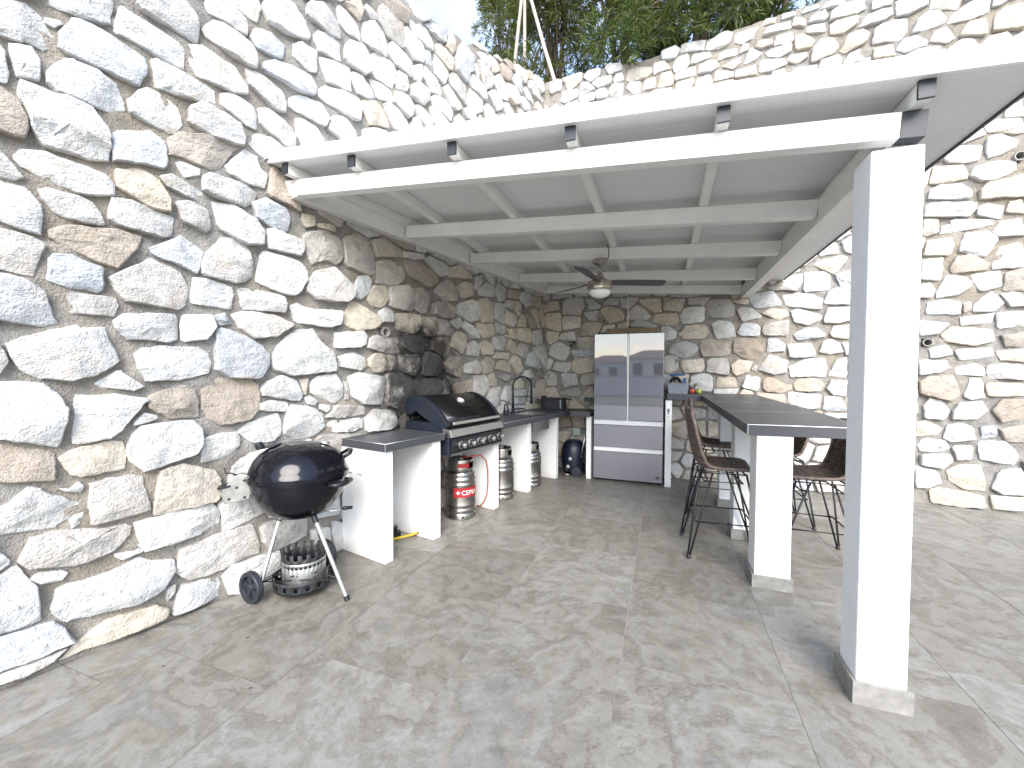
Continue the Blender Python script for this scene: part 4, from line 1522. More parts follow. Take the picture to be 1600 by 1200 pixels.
# ------------------------------------------------------------------ bar stools (built facing +X at the origin)
def make_stool():
    root = thing('bar_stool', (0, 0, 0), 'x', 'bar stool', 'wicker bar stools at the bar')
    # side profile from the top of the back to the front of the seat
    prof = [(-0.255, 1.155), (-0.262, 1.12), (-0.250, 1.05), (-0.238, 0.97), (-0.222, 0.88), (-0.205, 0.80), (-0.180, 0.735),
            (-0.140, 0.695), (-0.085, 0.682), (-0.02, 0.680), (0.06, 0.682), (0.14, 0.688), (0.195, 0.688), (0.225, 0.672), (0.232, 0.652)]
    # resample
    ds = [0]
    for a, q in zip(prof, prof[1:]): ds.append(ds[-1] + math.dist(a, q))

    def at(s):
        s = max(0, min(ds[-1], s))
        for i in range(len(prof) - 1):
            if s <= ds[i + 1]:
                t = (s - ds[i]) / (ds[i + 1] - ds[i])
                return (prof[i][0] + (prof[i + 1][0] - prof[i][0]) * t, prof[i][1] + (prof[i + 1][1] - prof[i][1]) * t)
        return prof[-1]

    def half(s):
        t = s / ds[-1]
        return 0.205 + 0.018 * math.sin(t * math.pi) - (0.035 if t < 0.04 else 0.012 if t < 0.08 else 0) - (0.03 if t > 0.97 else 0)

    def cup(s, q):            # q -1..1 across the width
        t = s / ds[-1]
        k = 0.045 * (1 - abs(t - 0.45) * 1.1)
        x, z = at(s)
        x2, z2 = at(s + 0.01); x1, z1 = at(s - 0.01)
        tx, tz = x2 - x1, z2 - z1
        ln = math.hypot(tx, tz)
        nx, nz = -tz / ln, tx / ln            # up / forward side of the shell
        if nz < 0 and t > 0.5: nx, nz = -nx, -nz
        return Vector((x + nx * k * q * q, half(s) * q, z + nz * k * q * q))
    mb = MB()
    n = 40
    for i in range(n):
        s = ds[-1] * (i + 0.5) / n
        mb.tube([cup(s, -1 + 2 * j / 8) for j in range(9)], 0.0118, 6)
    seat = mb.build('seat_shell', WICKER, root, smooth=True)
    mb = MB()
    path = [cup(ds[-1] * i / 26, 1.0) for i in range(27)] + [cup(ds[-1], 1 - 2 * j / 8) for j in range(1, 8)] + \
           [cup(ds[-1] * (26 - i) / 26, -1.0) for i in range(27)] + [cup(0, -1 + 2 * j / 8) for j in range(1, 8)]
    mb.tube(path, 0.0145, 7, closed=True)
    mb.build('rim', WICKER, seat, smooth=True)
    # hairpin legs
    feet = {(-1, -1): Vector((-0.255, -0.235, 0)), (-1, 1): Vector((-0.255, 0.235, 0)), (1, -1): Vector((0.285, -0.235, 0)), (1, 1): Vector((0.285, 0.235, 0))}
    for (sx, sy), f in feet.items():
        tops = [Vector((sx * 0.075 - 0.01, sy * 0.185, 0.668)), Vector((sx * 0.165 - 0.01, sy * 0.165, 0.668))]
        mb = MB()
        mb.tube([tops[0], f + Vector((0.006, 0, 0.012)), f + Vector((-0.006, 0, 0.012)), tops[1]], 0.0078, 6)
        lg = mb.build('leg', WIREM, root, smooth=True)
        MB().lathe([(0.017, 0), (0.017, 0.010), (0.010, 0.020), (0.008, 0.035)], f, 12).build('foot_cap', WIREM, lg, smooth=True)

    def on(sx, sy, z):
        f = feet[(sx, sy)]
        t = Vector((sx * 0.12 - 0.01, sy * 0.175, 0.668))
        return f + (t - f) * (z / 0.668)
    for z, rr in ((0.285, 0.0078), (0.60, 0.0065)):
        c = [on(-1, -1, z), on(1, -1, z), on(1, 1, z), on(-1, 1, z)]
        MB().tube(c, rr, 6, closed=True).build('footrest' if z < 0.4 else 'seat_ring', WIREM, root, smooth=True)
    MB().tube([(-0.17, -0.17, 0.664), (0.15, -0.17, 0.664), (0.15, 0.17, 0.664), (-0.17, 0.17, 0.664)], 0.007, 6, closed=True).build('seat_support', WIREM, root, smooth=True)
    return root


stool = make_stool()
spots = [((0.43, 3.70, 0), 4, 'brown wicker bar stool on the grill side, beside the free end of the bar'),
         ((0.50, 4.75, 0), -3, 'brown wicker bar stool on the grill side of the bar, next to the fridge'),
         ((1.10, 3.83, 0), 180, 'brown wicker bar stool behind the bar, half hidden by the tall column'),
         ((1.04, 4.70, 0), 184, 'brown wicker bar stool far behind the bar near the stone wall')]
for i, (loc, rot_, lab) in enumerate(spots):
    o = stool if i == 0 else copy_tree(stool)
    o.location = loc
    o.rotation_euler = (0, 0, R(rot_))
    o['label'] = lab
    if i > 1: o.scale = (1.0, 1.0, 0.935)

# ------------------------------------------------------------------ fridge
fr = thing('fridge', (-0.45, 5.78, 0), 'tall grey glass french-door fridge with two freezer drawers', 'fridge')
MB().box(-0.878, -0.012, 5.555, 5.99, 0.03, 1.93).build('cabinet', DARKB, fr, bevel=0.004)
mats_f = GLASSG
for x0, x1, z0, z1, nm in ((-0.881, -0.459, 0.822, 1.945, 'door'), (-0.437, -0.012, 0.822, 1.945, 'door'), (-0.881, -0.012, 0.462, 0.752, 'drawer'), (-0.881, -0.012, 0.034, 0.400, 'drawer')):
    MB().box(x0, x1, 5.508, 5.553, z0, z1).build(nm, mats_f, fr, bevel=0.004)
MB().box(-0.457, -0.439, 5.522, 5.554, 0.822, 1.943).build('handle_strip', SILVER, fr)
for z0, z1 in ((0.756, 0.818), (0.404, 0.458)):
    MB().hexa([(-0.880, 5.512, z0), (-0.013, 5.512, z0), (-0.013, 5.553, z0), (-0.880, 5.553, z0),
               (-0.880, 5.540, z1), (-0.013, 5.540, z1), (-0.013, 5.553, z1), (-0.880, 5.553, z1)]).build('handle_strip', SILVER, fr)
for x in (-0.83, -0.06):
    MB().lathe([(0.022, 0), (0.022, 0.012), (0.012, 0.014), (0.012, 0.032)], (x, 5.58, 0), 14).build('foot', BLACKP, fr, smooth=True, sharp=40)
    MB().lathe([(0.022, 0), (0.022, 0.012), (0.012, 0.014), (0.012, 0.032)], (x, 5.94, 0), 14).build('foot', BLACKP, fr, smooth=True, sharp=40)
MB().box(-0.095, -0.055, 5.5065, 5.5078, 0.085, 0.115).build('sticker', BLACKP, fr)

tr = thing('wooden_tray', (-0.43, 5.80, 1.93), 'flat brown wooden tray lying on top of the fridge', 'tray')
MB().box(-0.745, -0.115, 5.70, 5.97, 1.9465, 1.965).build('base', WOODB, tr)
for q in ((-0.755, -0.105, 5.68, 5.699), (-0.755, -0.105, 5.971, 5.985), (-0.755, -0.7455, 5.70, 5.97), (-0.1145, -0.105, 5.70, 5.97)):
    MB().box(*q, 1.9465, 2.03).build('rim_board', WOODB, tr)

# ------------------------------------------------------------------ built-in gas grill
gg = thing('gas_grill', tuple(LW(2.46, 0.32, 0.70)), 'black built-in gas barbecue with closed hood and five knobs', 'gas grill')
U0, U1 = 2.885, 2.055
MB().fbox(LW, U0, U1, 0.05, 0.575, 0.705, 0.868).build('firebox', HOODS, gg, bevel=0.004)
MB().fbox(LW, U0 - 0.03, U1 + 0.012, 0.5755, 0.592, 0.722, 0.85).build('control_panel', BLACKP, gg, bevel=0.003)
MB().fbox(LW, U0 - 0.03, U1 + 0.012, 0.5755, 0.590, 0.706, 0.7205).build('lower_trim', STEEL, gg)
MB().hexa([LW(U0, 0.50, .869), LW(U0, 0.606, .869), LW(U1 - 0.005, 0.606, .869), LW(U1 - 0.005, 0.50, .869),
           LW(U0, 0.50, .945), LW(U0, 0.585, .935), LW(U1 - 0.005, 0.585, .935), LW(U1 - 0.005, 0.50, .945)]).build('front_tray', STEEL, gg, bevel=0.003)
MB().fbox(LW, U0, U1, 0.05, 0.498, 0.8685, 0.985).build('side_body', HOODS, gg)
for k, u in enumerate((2.74, 2.60, 2.46, 2.28, 2.12)):
    z = 0.786
    kb = MB().lathe([(0.036, 0), (0.036, 0.008), (0.030, 0.012)], LW(u, 0.5922, z), 24, NL).build('knob', STEEL, gg, smooth=True, sharp=40)
    MB().lathe([(0.026, 0.0122), (0.026, 0.030), (0.022, 0.034)], LW(u, 0.5922, z), 24, NL).build('knob_collar', BLACKP, kb, smooth=True, sharp=40)
    MB().lathe([(0.022, 0.0342), (0.023, 0.056), (0.018, 0.060), (0.0, 0.060)], LW(u, 0.5922, z), 24, NL).build('knob_cap', ALU, kb, smooth=True, sharp=40)
MB().lathe([(0.016, 0), (0.016, 0.02), (0.0, 0.02)], LW(2.39, 0.5922, 0.795), 16, NL).build('igniter_button', ALU, gg, smooth=True, sharp=40)
hp = [(0.055, 1.02), (0.055, 1.135), (0.075, 1.185), (0.12, 1.212), (0.19, 1.218), (0.27, 1.202), (0.35, 1.165), (0.43, 1.11), (0.50, 1.045), (0.548, 0.975)]
mb = MB()
n = len(hp)
for uu in (U0 - 0.035, U1 + 0.025):
    mb.v += [LW(uu, w, z) for w, z in hp]
mb.f += [(i, i + 1, n + i + 1, n + i) for i in range(n - 1)]
mb.m += [0] * (n - 1)
hood = mb.build('hood', HOODM, gg, smooth=True, sharp=50)
so = hood.modifiers.new('thick', 'SOLIDIFY'); so.thickness = 0.006; so.offset = 0
for u0, u1 in ((U0 + 0.008, U0 - 0.034), (U1 + 0.024, U1 - 0.018)):
    pts = [(0.045, 1.06), (0.045, 1.14), (0.068, 1.193), (0.118, 1.222), (0.192, 1.228), (0.274, 1.212), (0.355, 1.174), (0.436, 1.118), (0.508, 1.052), (0.566, 0.972), (0.54, 0.946), (0.46, 0.952), (0.30, 1.02), (0.18, 1.085), (0.12, 1.04)]
    MB().prism([LW(u0, w, z) for w, z in pts], LW(u1, 0, 0) - LW(u0, 0, 0)).build('hood_end', HOODS, hood, bevel=0.004)
mb = MB()
mb.fbox(LW, U0 - 0.055, U1 + 0.045, 0.568, 0.592, 0.972, 1.000)
hb = mb.build('hood_handle', ALU, hood, bevel=0.006)
for u in (U0 - 0.07, U1 + 0.06):
    MB().fbox(LW, u + 0.012, u - 0.012, 0.535, 0.569, 0.976, 0.996).build('handle_bracket', BLACKP, hb)
th_n = (NL * 0.50 + Vector((0, 0, 0.86))).normalized()
th = MB().lathe([(0.044, 0), (0.044, 0.010), (0.036, 0.018), (0.0, 0.018)], LW(2.47, 0.365, 1.160), 24, th_n).build('thermometer', ALU, hood, smooth=True, sharp=35)
MB().lathe([(0.030, 0.0185), (0.0, 0.0185)], LW(2.47, 0.365, 1.160), 20, th_n, caps=False).build('thermometer_dial', WHITEL, th)
MB().prism([LW(2.52, 0.375, 1.150), LW(2.42, 0.375, 1.150), LW(2.42, 0.445, 1.104), LW(2.52, 0.445, 1.104)], th_n * 0.008).build('badge', BLACKP, hood, bevel=0.002)

# ------------------------------------------------------------------ steel gas bottles
def gas_bottle(u, w, label, branded, hgt=0.64, r=0.158):
    c = LW(u, w, 0)
    root = thing('gas_bottle', tuple(c), label, 'gas bottle', 'gas bottles under the counter')
    k = hgt / 0.64
    prof = [(r * .86, 0.0), (r * .93, 0.004), (r * .93, 0.052), (r * .90, 0.060), (r * .985, 0.075), (r * 1.0, 0.085), (r * 1.0, 0.098), (r * .975, 0.106), (r * .975, 0.125), (r * 1.0, 0.133), (r * 1.0, 0.147), (r * .98, 0.155),
            (r * .98, 0.325), (r * 1.0, 0.333), (r * 1.0, 0.348), (r * .965, 0.358), (r * .965, 0.375), (r * .995, 0.384), (r * .99, 0.398), (r * .94, 0.410), (r * .935, 0.425), (r * .95, 0.433), (r * .91, 0.452), (r * .80, 0.478), (r * .5, 0.500), (0.0, 0.505)]
    body = MB().lathe([(a, h * k) for a, h in prof], c, 40).build('body', KEGM, root, smooth=True, sharp=35)
    # collar with hand holes
    n = 40
    hole = lambda i, j: i == 1 and (j % 20) in range(7, 13)
    col_ = MB().lathe([(r * .84, 0.452 * k), (r * .80, 0.500 * k), (r * .80, 0.555 * k), (r * .78, 0.578 * k), (r * .74, 0.582 * k)], c, n, caps=False, skip=hole).build('collar', KEGM, root, smooth=True, sharp=35)
    s_ = col_.modifiers.new('thick', 'SOLIDIFY'); s_.thickness = 0.004
    MB().lathe([(0.022, 0.50 * k), (0.022, 0.56 * k), (0.034, 0.565 * k), (0.034, 0.60 * k), (0.016, 0.606 * k), (0.016, 0.635 * k), (0.0, 0.635 * k)], c, 18).build('valve', ZINC, root, smooth=True, sharp=35)
    MB().lathe([(0.012, 0.0), (0.012, 0.08), (0.0, 0.08)], c + Vector((0, 0, 0.585 * k)), 12, (cam_pos - c).cross(Vector((0, 0, 1)))).build('regulator', BLACKP, root, smooth=True, sharp=35)
    d = (cam_pos - c); d.z = 0
    a0 = math.atan2(d.y, d.x)
    mb = MB()
    for da in (-0.9, 0.15, 1.2):
        dd = Vector((math.cos(a0 + da), math.sin(a0 + da), 0))
        mb.lathe([(0.012, 0.0), (0.0, 0.0)], c + dd * (r * .932) + Vector((0, 0, 0.028)), 10, dd, caps=False)
    mb.build('vent_hole', HOLE, body)
    if branded:
        def band(z0, z1, an0, an1, rr, mat, nm, par, nseg=18):
            mb = MB()
            for i in range(nseg + 1):
                an = an0 + (an1 - an0) * i / nseg
                for z in (z0, z1):
                    mb.v.append(c + Vector((math.cos(an) * rr, math.sin(an) * rr, z)))
            mb.f = [(2 * i, 2 * i + 2, 2 * i + 3, 2 * i + 1) for i in range(nseg)]
            mb.m = [0] * nseg
            return mb.build(nm, mat, par, smooth=True)
        lab = band(0.225, 0.318, a0 - 0.45, a0 + 1.35, r * .98 + 0.0012, REDL, 'label_band', body)
        band(0.508, 0.548, a0 - 0.22, a0 + 0.70, r * .80 + 0.004, REDL, 'collar_label', col_)
        cu = bpy.data.curves.new('t', 'FONT')
        cu.body = 'CEPSA'
        cu.size = 0.062
        cu.extrude = 0.0
        to = bpy.data.objects.new('t', cu)
        COL.objects.link(to)
        bpy.context.view_layer.update()
        me = to.evaluated_get(bpy.context.evaluated_depsgraph_get()).to_mesh()
        mb = MB()
        rr = r * .98 + 0.0022
        vv = [c + Vector((math.cos(a0 - 0.02 + v.co.x / rr), math.sin(a0 - 0.02 + v.co.x / rr), 0)) * 1.0 - Vector((c.x, c.y, 0)) * 0 for v in me.vertices]
        vv = []
        for v in me.vertices:
            an = a0 + 0.06 + v.co.x / rr
            vv.append(c + Vector((math.cos(an) * rr, math.sin(an) * rr, 0.249 + v.co.y)))
        mb.add(vv, [tuple(p.vertices) for p in me.polygons])
        # four-pointed mark in front of the word
        st = []
        for i in range(8):
            q = i * math.pi / 4
            ra = 0.026 if i % 2 == 0 else 0.008
            an = a0 - 0.16 + ra * math.cos(q) / rr
            st.append(c + Vector((math.cos(an) * rr, math.sin(an) * rr, 0.271 + ra * math.sin(q))))
        mb.add(st, [tuple(range(8))])
        to.to_mesh_clear() if hasattr(to, 'to_mesh_clear') else None
        bpy.data.objects.remove(to, do_unlink=True)
        mb.build('lettering', WHITEL, lab)
    return root


gas_bottle(2.42, 0.33, 'steel gas bottle with red label under the gas grill', True)
gas_bottle(1.70, 0.34, 'steel gas bottle without label between the grill and the sink', False)
gas_bottle(1.075, 0.37, 'steel gas bottle without label under the sink', False, 0.60, 0.15)
c0 = LW(2.42, 0.33, 0)
hs = MB().tube([c0 + Vector((0.03, -0.06, 0.60)), c0 + NL * 0.12 + Vector((0.04, 0.02, 0.615)), LW(2.27, 0.47, 0.60), LW(2.22, 0.50, 0.54), LW(2.205, 0.51, 0.45), LW(2.20, 0.51, 0.30), LW(2.205, 0.50, 0.18), LW(2.22, 0.47, 0.10), LW(2.18, 0.40, 0.04), LW(2.15, 0.28, 0.012)], 0.0075, 8)
tag(hs.build('gas_hose', REDH, smooth=True), 'red rubber gas hose looping down from the labelled bottle', 'hose')

# ------------------------------------------------------------------ kettle barbecue
kc = Vector((-2.250, 2.035, 0))
ke = thing('kettle_barbecue', tuple(kc), 'round black charcoal kettle barbecue on three legs with wheels', 'barbecue')
RK, ZR = 0.312, 0.765
bowl = [(0.03, 0.487), (0.10, 0.495), (0.17, 0.520), (0.225, 0.560), (0.265, 0.610), (0.293, 0.670), (0.305, 0.725), (0.310, 0.755), (0.322, 0.757), (0.322, 0.765), (0.300, 0.765), (0.290, 0.70), (0.20, 0.56), (0.0, 0.51)]
bw = MB().lathe([(r_ * .93, z_) for r_, z_ in bowl], kc, 56).build('bowl', ENAMEL, ke, smooth=True, sharp=40)
lid = [(0.318, 0.7665), (0.327, 0.768), (0.327, 0.790), (0.316, 0.800), (0.308, 0.830), (0.283, 0.880), (0.245, 0.920), (0.19, 0.952), (0.12, 0.972), (0.05, 0.980), (0.0, 0.981)]
ld = MB().lathe([(r_ * .93, z_) for r_, z_ in lid], kc, 56).build('lid', ENAMEL, ke, smooth=True, sharp=40)
toc = (cam_pos - kc); toc.z = 0; toc.normalize()          # towards the camera
rgt = Vector((-toc.y, toc.x, 0))                           # right as seen from there
# lid vent, lid handle and thermometer
vd = (-rgt * 0.55 - toc * 0.10); vc = kc + vd.normalized() * 0.165 + Vector((0, 0, 0.961))
vt = MB().lathe([(0.062, 0), (0.062, 0.005), (0.0, 0.006)], vc, 24, (vd.normalized() * 0.25 + Vector((0, 0, 1)))).build('lid_vent', SOOTY, ld, smooth=True, sharp=40)
MB().lathe([(0.024, 0), (0.028, 0.012), (0.022, 0.042), (0.0, 0.046)], vc - rgt * 0.055 + Vector((0, 0, -0.012)), 12, (Vector((0, 0, 1)) - rgt * 0.4)).build('vent_knob', BLACKP, vt, smooth=True, sharp=40)
hd = (rgt * 0.93 + toc * 0.1).normalized()
hc = kc + hd * 0.262 + Vector((0, 0, 0.875))
nrm = (hd * 0.85 + Vector((0, 0, 0.5))).normalized()
mb = MB()
mb.tube([hc + toc * 0.07, hc + toc * 0.065 + nrm * 0.05, hc + nrm * 0.06, hc - toc * 0.065 + nrm * 0.05, hc - toc * 0.07], [0.012, 0.013, 0.017, 0.013, 0.012], 10)
mb.build('lid_handle', BLACKP, ld, smooth=True)
tcn = kc + (rgt * 0.155 + toc * 0.02) + Vector((0, 0, 0.965))
MB().lathe([(0.030, 0), (0.030, 0.012), (0.026, 0.016), (0.0, 0.016)], tcn, 20, (rgt * 0.3 + Vector((0, 0, 1)))).build('thermometer', ALU, ld, smooth=True, sharp=40)
# bowl handles, vent lever, hinge
hc = kc + (rgt * 0.75 + toc * 0.66).normalized() * 0.304 + Vector((0, 0, 0.735))
tg = Vector((-(toc * .75 - rgt * .66).x, -(toc * .75 - rgt * .66).y, 0)).normalized()
od = (rgt * 0.75 + toc * 0.66).normalized()
MB().tube([hc - tg * 0.085 - od * .02, hc - tg * 0.075 + od * 0.03, hc + od * 0.042, hc + tg * 0.075 + od * 0.03, hc + tg * 0.085 - od * .02], [0.010, 0.015, 0.018, 0.015, 0.010], 10).build('bowl_handle', BLACKP, bw, smooth=True)
hk = kc + rgt * 0.305 + Vector((0, 0, 0.745))
MB().tube([hk, hk + rgt * 0.05 + Vector((0, 0, -0.012)), hk + rgt * 0.085 + Vector((0, 0, -0.03))], 0.004, 6).build('tool_hook', ALU, bw, smooth=True)
lv = kc + rgt * 0.13 + toc * 0.05 + Vector((0, 0, 0.515))
lvr = MB().tube([lv, lv + rgt * 0.08 + Vector((0, 0, -0.008)), lv + rgt * 0.12], 0.005, 6).build('vent_lever', ALU, bw, smooth=True)
MB().tube([lv + rgt * 0.121, lv + rgt * 0.14, lv + rgt * 0.19], [0.008, 0.013, 0.011], 10).build('lever_grip', BLACKP, lvr, smooth=True)
hg = kc - rgt * 0.322 + toc * 0.02
mb = MB()
hpts = [(-0.085, 0.64), (0.045, 0.655), (0.055, 0.70), (0.05, 0.80), (0.0, 0.815), (-0.04, 0.80), (-0.055, 0.765), (-0.085, 0.745), (-0.10, 0.70)]
mb.prism([hg + rgt * a + Vector((0, 0, z)) - toc * 0.03 for a, z in hpts], toc * 0.06)
hin = mb.build('lid_hinge', ZINC, ke, bevel=0.004)
for a, z in ((-0.02, 0.735), (-0.06, 0.67), (0.02, 0.775), (0.02, 0.67)):
    MB().lathe([(0.008, 0.0302), (0.008, 0.034), (0.0, 0.036)], hg + rgt * a + Vector((0, 0, z)), 10, toc).build('rivet', BLACKP, hin, smooth=True, sharp=40)
MB().tube([hg + rgt * 0.0 + Vector((0, 0, 0.80)) + toc * .02, hg - rgt * 0.05 + Vector((0, 0, 0.825)) + toc * .02, hg - rgt * 0.075 + Vector((0, 0, 0.825)) + toc * .02, hg - rgt * 0.08 + Vector((0, 0, 0.86)) + toc * .02], 0.005, 6).build('hinge_spring', SOOTY, hin, smooth=True)
MB().beam(hg - rgt * 0.115 + Vector((0, 0, 0.728)), hg - rgt * 0.05 + Vector((0, 0, 0.742)), 0.065, 0.016).build('hinge_tab', BLACKP, hin)
# legs
W1, W2, FT = Vector((-2.400, 1.80, 0.098)), Vector((-2.345, 2.345, 0.098)), Vector((-1.862, 2.03, 0.012))


def leg(top, bot, cap):
    l_ = MB().tube([top, bot], 0.0125, 12).build('leg', ALU, ke, smooth=True, sharp=40)
    d = (bot - top).normalized()
    MB().tube([top - d * 0.03, top + d * 0.055], 0.0185, 12).build('leg_socket', BLACKP, l_, smooth=True, sharp=40)
    if cap: MB().tube([bot - d * 0.02, bot + d * 0.010], 0.0165, 12).build('leg_cap', BLACKP, l_, smooth=True, sharp=40)


leg(kc + Vector((-0.115, -0.045, 0.515)), W1 + Vector((0.035, 0.03, -0.01)), False)
leg(kc + Vector((-0.02, 0.125, 0.515)), W2 + Vector((0.03, -0.04, -0.01)), False)
leg(kc + Vector((0.135, -0.02, 0.520)), FT, True)
axd = (W2 - W1).normalized()
MB().tube([W1, W2], 0.006, 8).build('axle', WIREM, ke, smooth=True)
for Wc, s in ((W1, -1), (W2, 1)):
    ax = axd * s
    wh = MB().lathe([(0.072, -0.018), (0.094, -0.020), (0.0985, -0.014), (0.0985, 0.014), (0.094, 0.020), (0.074, 0.018), (0.070, 0.004), (0.070, -0.004)], Wc, 40, ax, caps=False).build('wheel', RUBBER, ke, smooth=True, sharp=35)
    MB().lathe([(0.0, 0.016), (0.020, 0.016), (0.024, 0.010), (0.024, -0.010), (0.0, -0.012)], Wc, 20, ax).build('hub', RUBBER, wh, smooth=True, sharp=35)
    p1 = ax.orthogonal().normalized(); p2 = ax.cross(p1)
    mb = MB()
    for i in range(5):
        an = i * 2 * math.pi / 5 + 0.3
        dd = p1 * math.cos(an) + p2 * math.sin(an)
        mb.beam(Wc + dd * 0.018 - ax * 0.004, Wc + dd * 0.076 - ax * 0.004, 0.030, 0.010, up=ax)
    mb.lathe([(0.072, -0.006), (0.0, -0.007)], Wc, 30, ax, caps=False)
    mb.build('spokes', RUBBER, wh)
# wire shelf between the legs
mb = MB()
q1, q2, q3 = W1 + Vector((0.03, 0.02, 0.03)), W2 + Vector((0.03, -0.03, 0.03)), FT + Vector((-0.045, 0, 0.118))
mb.tube([q1, q2, q3], 0.004, 6, closed=True)
for t in (0.2, 0.35, 0.5, 0.65, 0.8):
    a = q1.lerp(q2, t)
    e_ = q1.lerp(q3, t) if t < 0.5 else q2.lerp(q3, 1 - t)
    mb.tube([a, a.lerp(q3, 0.92 if t == 0.5 else 0.62)], 0.003, 6)
mb.build('wire_shelf', WIREM, ke, smooth=True)

# charcoal ring and perforated basket lying on the shelf
rc = Vector((-2.225, 2.03, 0.118))
skipf = lambda i, j: i == 1 and j % 3 == 1
rg = thing('charcoal_ring', tuple(rc), 'sooty perforated iron ring lying on the shelf under the kettle', 'charcoal ring')
o = MB().lathe([(0.172, -0.070), (0.176, -0.050), (0.178, -0.018), (0.180, 0.004)], rc, 48, caps=False, skip=skipf).build('band', SOOTY, rg, smooth=True, sharp=35)
s_ = o.modifiers.new('t', 'SOLIDIFY'); s_.thickness = 0.004
MB().lathe([(0.17, -0.066), (0.10, -0.072), (0.0, -0.072)], rc, 40, caps=False).build('base_plate', SOOTY, rg)
for an in (2.5, 0.3):
    cc = rc + Vector((math.cos(an) * 0.185, math.sin(an) * 0.185, -0.005))
    MB().tube([cc + Vector((0, 0, -0.03)) + Vector((-math.sin(an), math.cos(an), 0)) * .045, cc + Vector((0, 0, 0.06)) + Vector((-math.sin(an), math.cos(an), 0)) * .04, cc + Vector((0, 0, 0.06)) - Vector((-math.sin(an), math.cos(an), 0)) * .04, cc + Vector((0, 0, -0.03)) - Vector((-math.sin(an), math.cos(an), 0)) * .045], 0.009, 8).build('side_handle', SOOTY, rg, smooth=True)
bc = rc + Vector((0.012, 0.0, -0.060))
bk = thing('charcoal_basket', tuple(bc), 'round silver metal charcoal basket with a row of holes inside the sooty ring', 'charcoal basket')
sk2 = lambda i, j: i == 3 and j % 2 == 0
o = MB().lathe([(0.128, 0.0), (0.130, 0.05), (0.130, 0.085), (0.131, 0.135), (0.131, 0.152), (0.132, 0.170)], bc, 60, caps=False, skip=sk2).build('drum', ZINC, bk, smooth=True, sharp=35)
s_ = o.modifiers.new('t', 'SOLIDIFY'); s_.thickness = 0.003
sk3 = lambda i, j: i == 1 and (j % 4) in (1, 2)
o = MB().lathe([(0.118, 0.10), (0.126, 0.19), (0.128, 0.225)], bc, 60, caps=False, skip=sk3).build('inner_crown', SOOTY, bk, smooth=True, sharp=35)
s_ = o.modifiers.new('t', 'SOLIDIFY'); s_.thickness = 0.003
mb = MB()
for i in range(3):
    a0 = math.atan2(toc.y, toc.x) + (-0.55, 0.0, 0.5)[i]
    ww = (0.10, 0.34, 0.07)[i]
    mb.v += [bc + Vector((math.cos(a0 + s * ww) * 0.1325, math.sin(a0 + s * ww) * 0.1325, z)) for s, z in ((-1, .092), (1, .098), (1, .108), (-1, .102))]
    mb.f.append(tuple(range(4 * i, 4 * i + 4))); mb.m.append(0)
mb.build('slot', HOLE, bk)
MB().lathe([(0.128, 0.001), (0.0, 0.001)], bc, 40, caps=False).build('base_plate', SOOTY, bk)

# ------------------------------------------------------------------ things on and under the counters
fa = thing('kitchen_tap', tuple(LW(1.08, 0.12, 0.91)), 'tall black arched spring tap at the sink', 'tap')
path = [LW(1.08, 0.12, 0.91), LW(1.08, 0.12, 1.10), LW(1.08, 0.12, 1.27)]
for i in range(1, 10):
    an = math.pi * i / 10
    path.append(LW(0.925 + 0.155 * math.cos(an), 0.12 + 0.10 * (1 - math.cos(an)) / 2, 1.27 + 0.11 * math.sin(an)))
path += [LW(0.77, 0.22, 1.25), LW(0.77, 0.22, 1.17)]
MB().tube(path, [0.020, 0.014] + [0.012] * (len(path) - 2), 10).build('spout', BLACKP, fa, smooth=True)
MB().tube([LW(0.77, 0.22, 1.18), LW(0.77, 0.22, 1.10), LW(0.77, 0.22, 1.015)], [0.014, 0.019, 0.017], 10).build('spray_head', BLACKP, fa, smooth=True)
MB().tube([LW(1.08, 0.12, 1.12), LW(0.79, 0.215, 1.115)], 0.006, 8).build('holder_arm', BLACKP, fa, smooth=True)
MB().lathe([(0.030, 0.0), (0.030, 0.012), (0.022, 0.018), (0.022, 0.06)], LW(1.08, 0.12, 0.91), 18).build('base', BLACKP, fa, smooth=True, sharp=40)
MB().tube([LW(1.08, 0.13, 0.955), LW(1.00, 0.19, 0.965), LW(0.95, 0.21, 0.962)], [0.013, 0.010, 0.008], 8).build('lever', BLACKP, fa, smooth=True)
sd = thing('soap_dispenser', tuple(LW(1.30, 0.15, 0.91)), 'small black caddy with a loop handle beside the tap', 'caddy')
MB().lathe([(0.032, 0.001), (0.034, 0.03), (0.030, 0.055), (0.0, 0.056)], LW(1.30, 0.15, 0.91), 18).build('body', BLACKP, sd, smooth=True, sharp=40)
MB().tube([LW(1.325, 0.15, 0.95), LW(1.33, 0.15, 1.03), LW(1.30, 0.15, 1.045), LW(1.235, 0.15, 0.97), LW(1.24, 0.15, 0.93)], 0.008, 8).build('handle', BLACKP, sd, smooth=True)

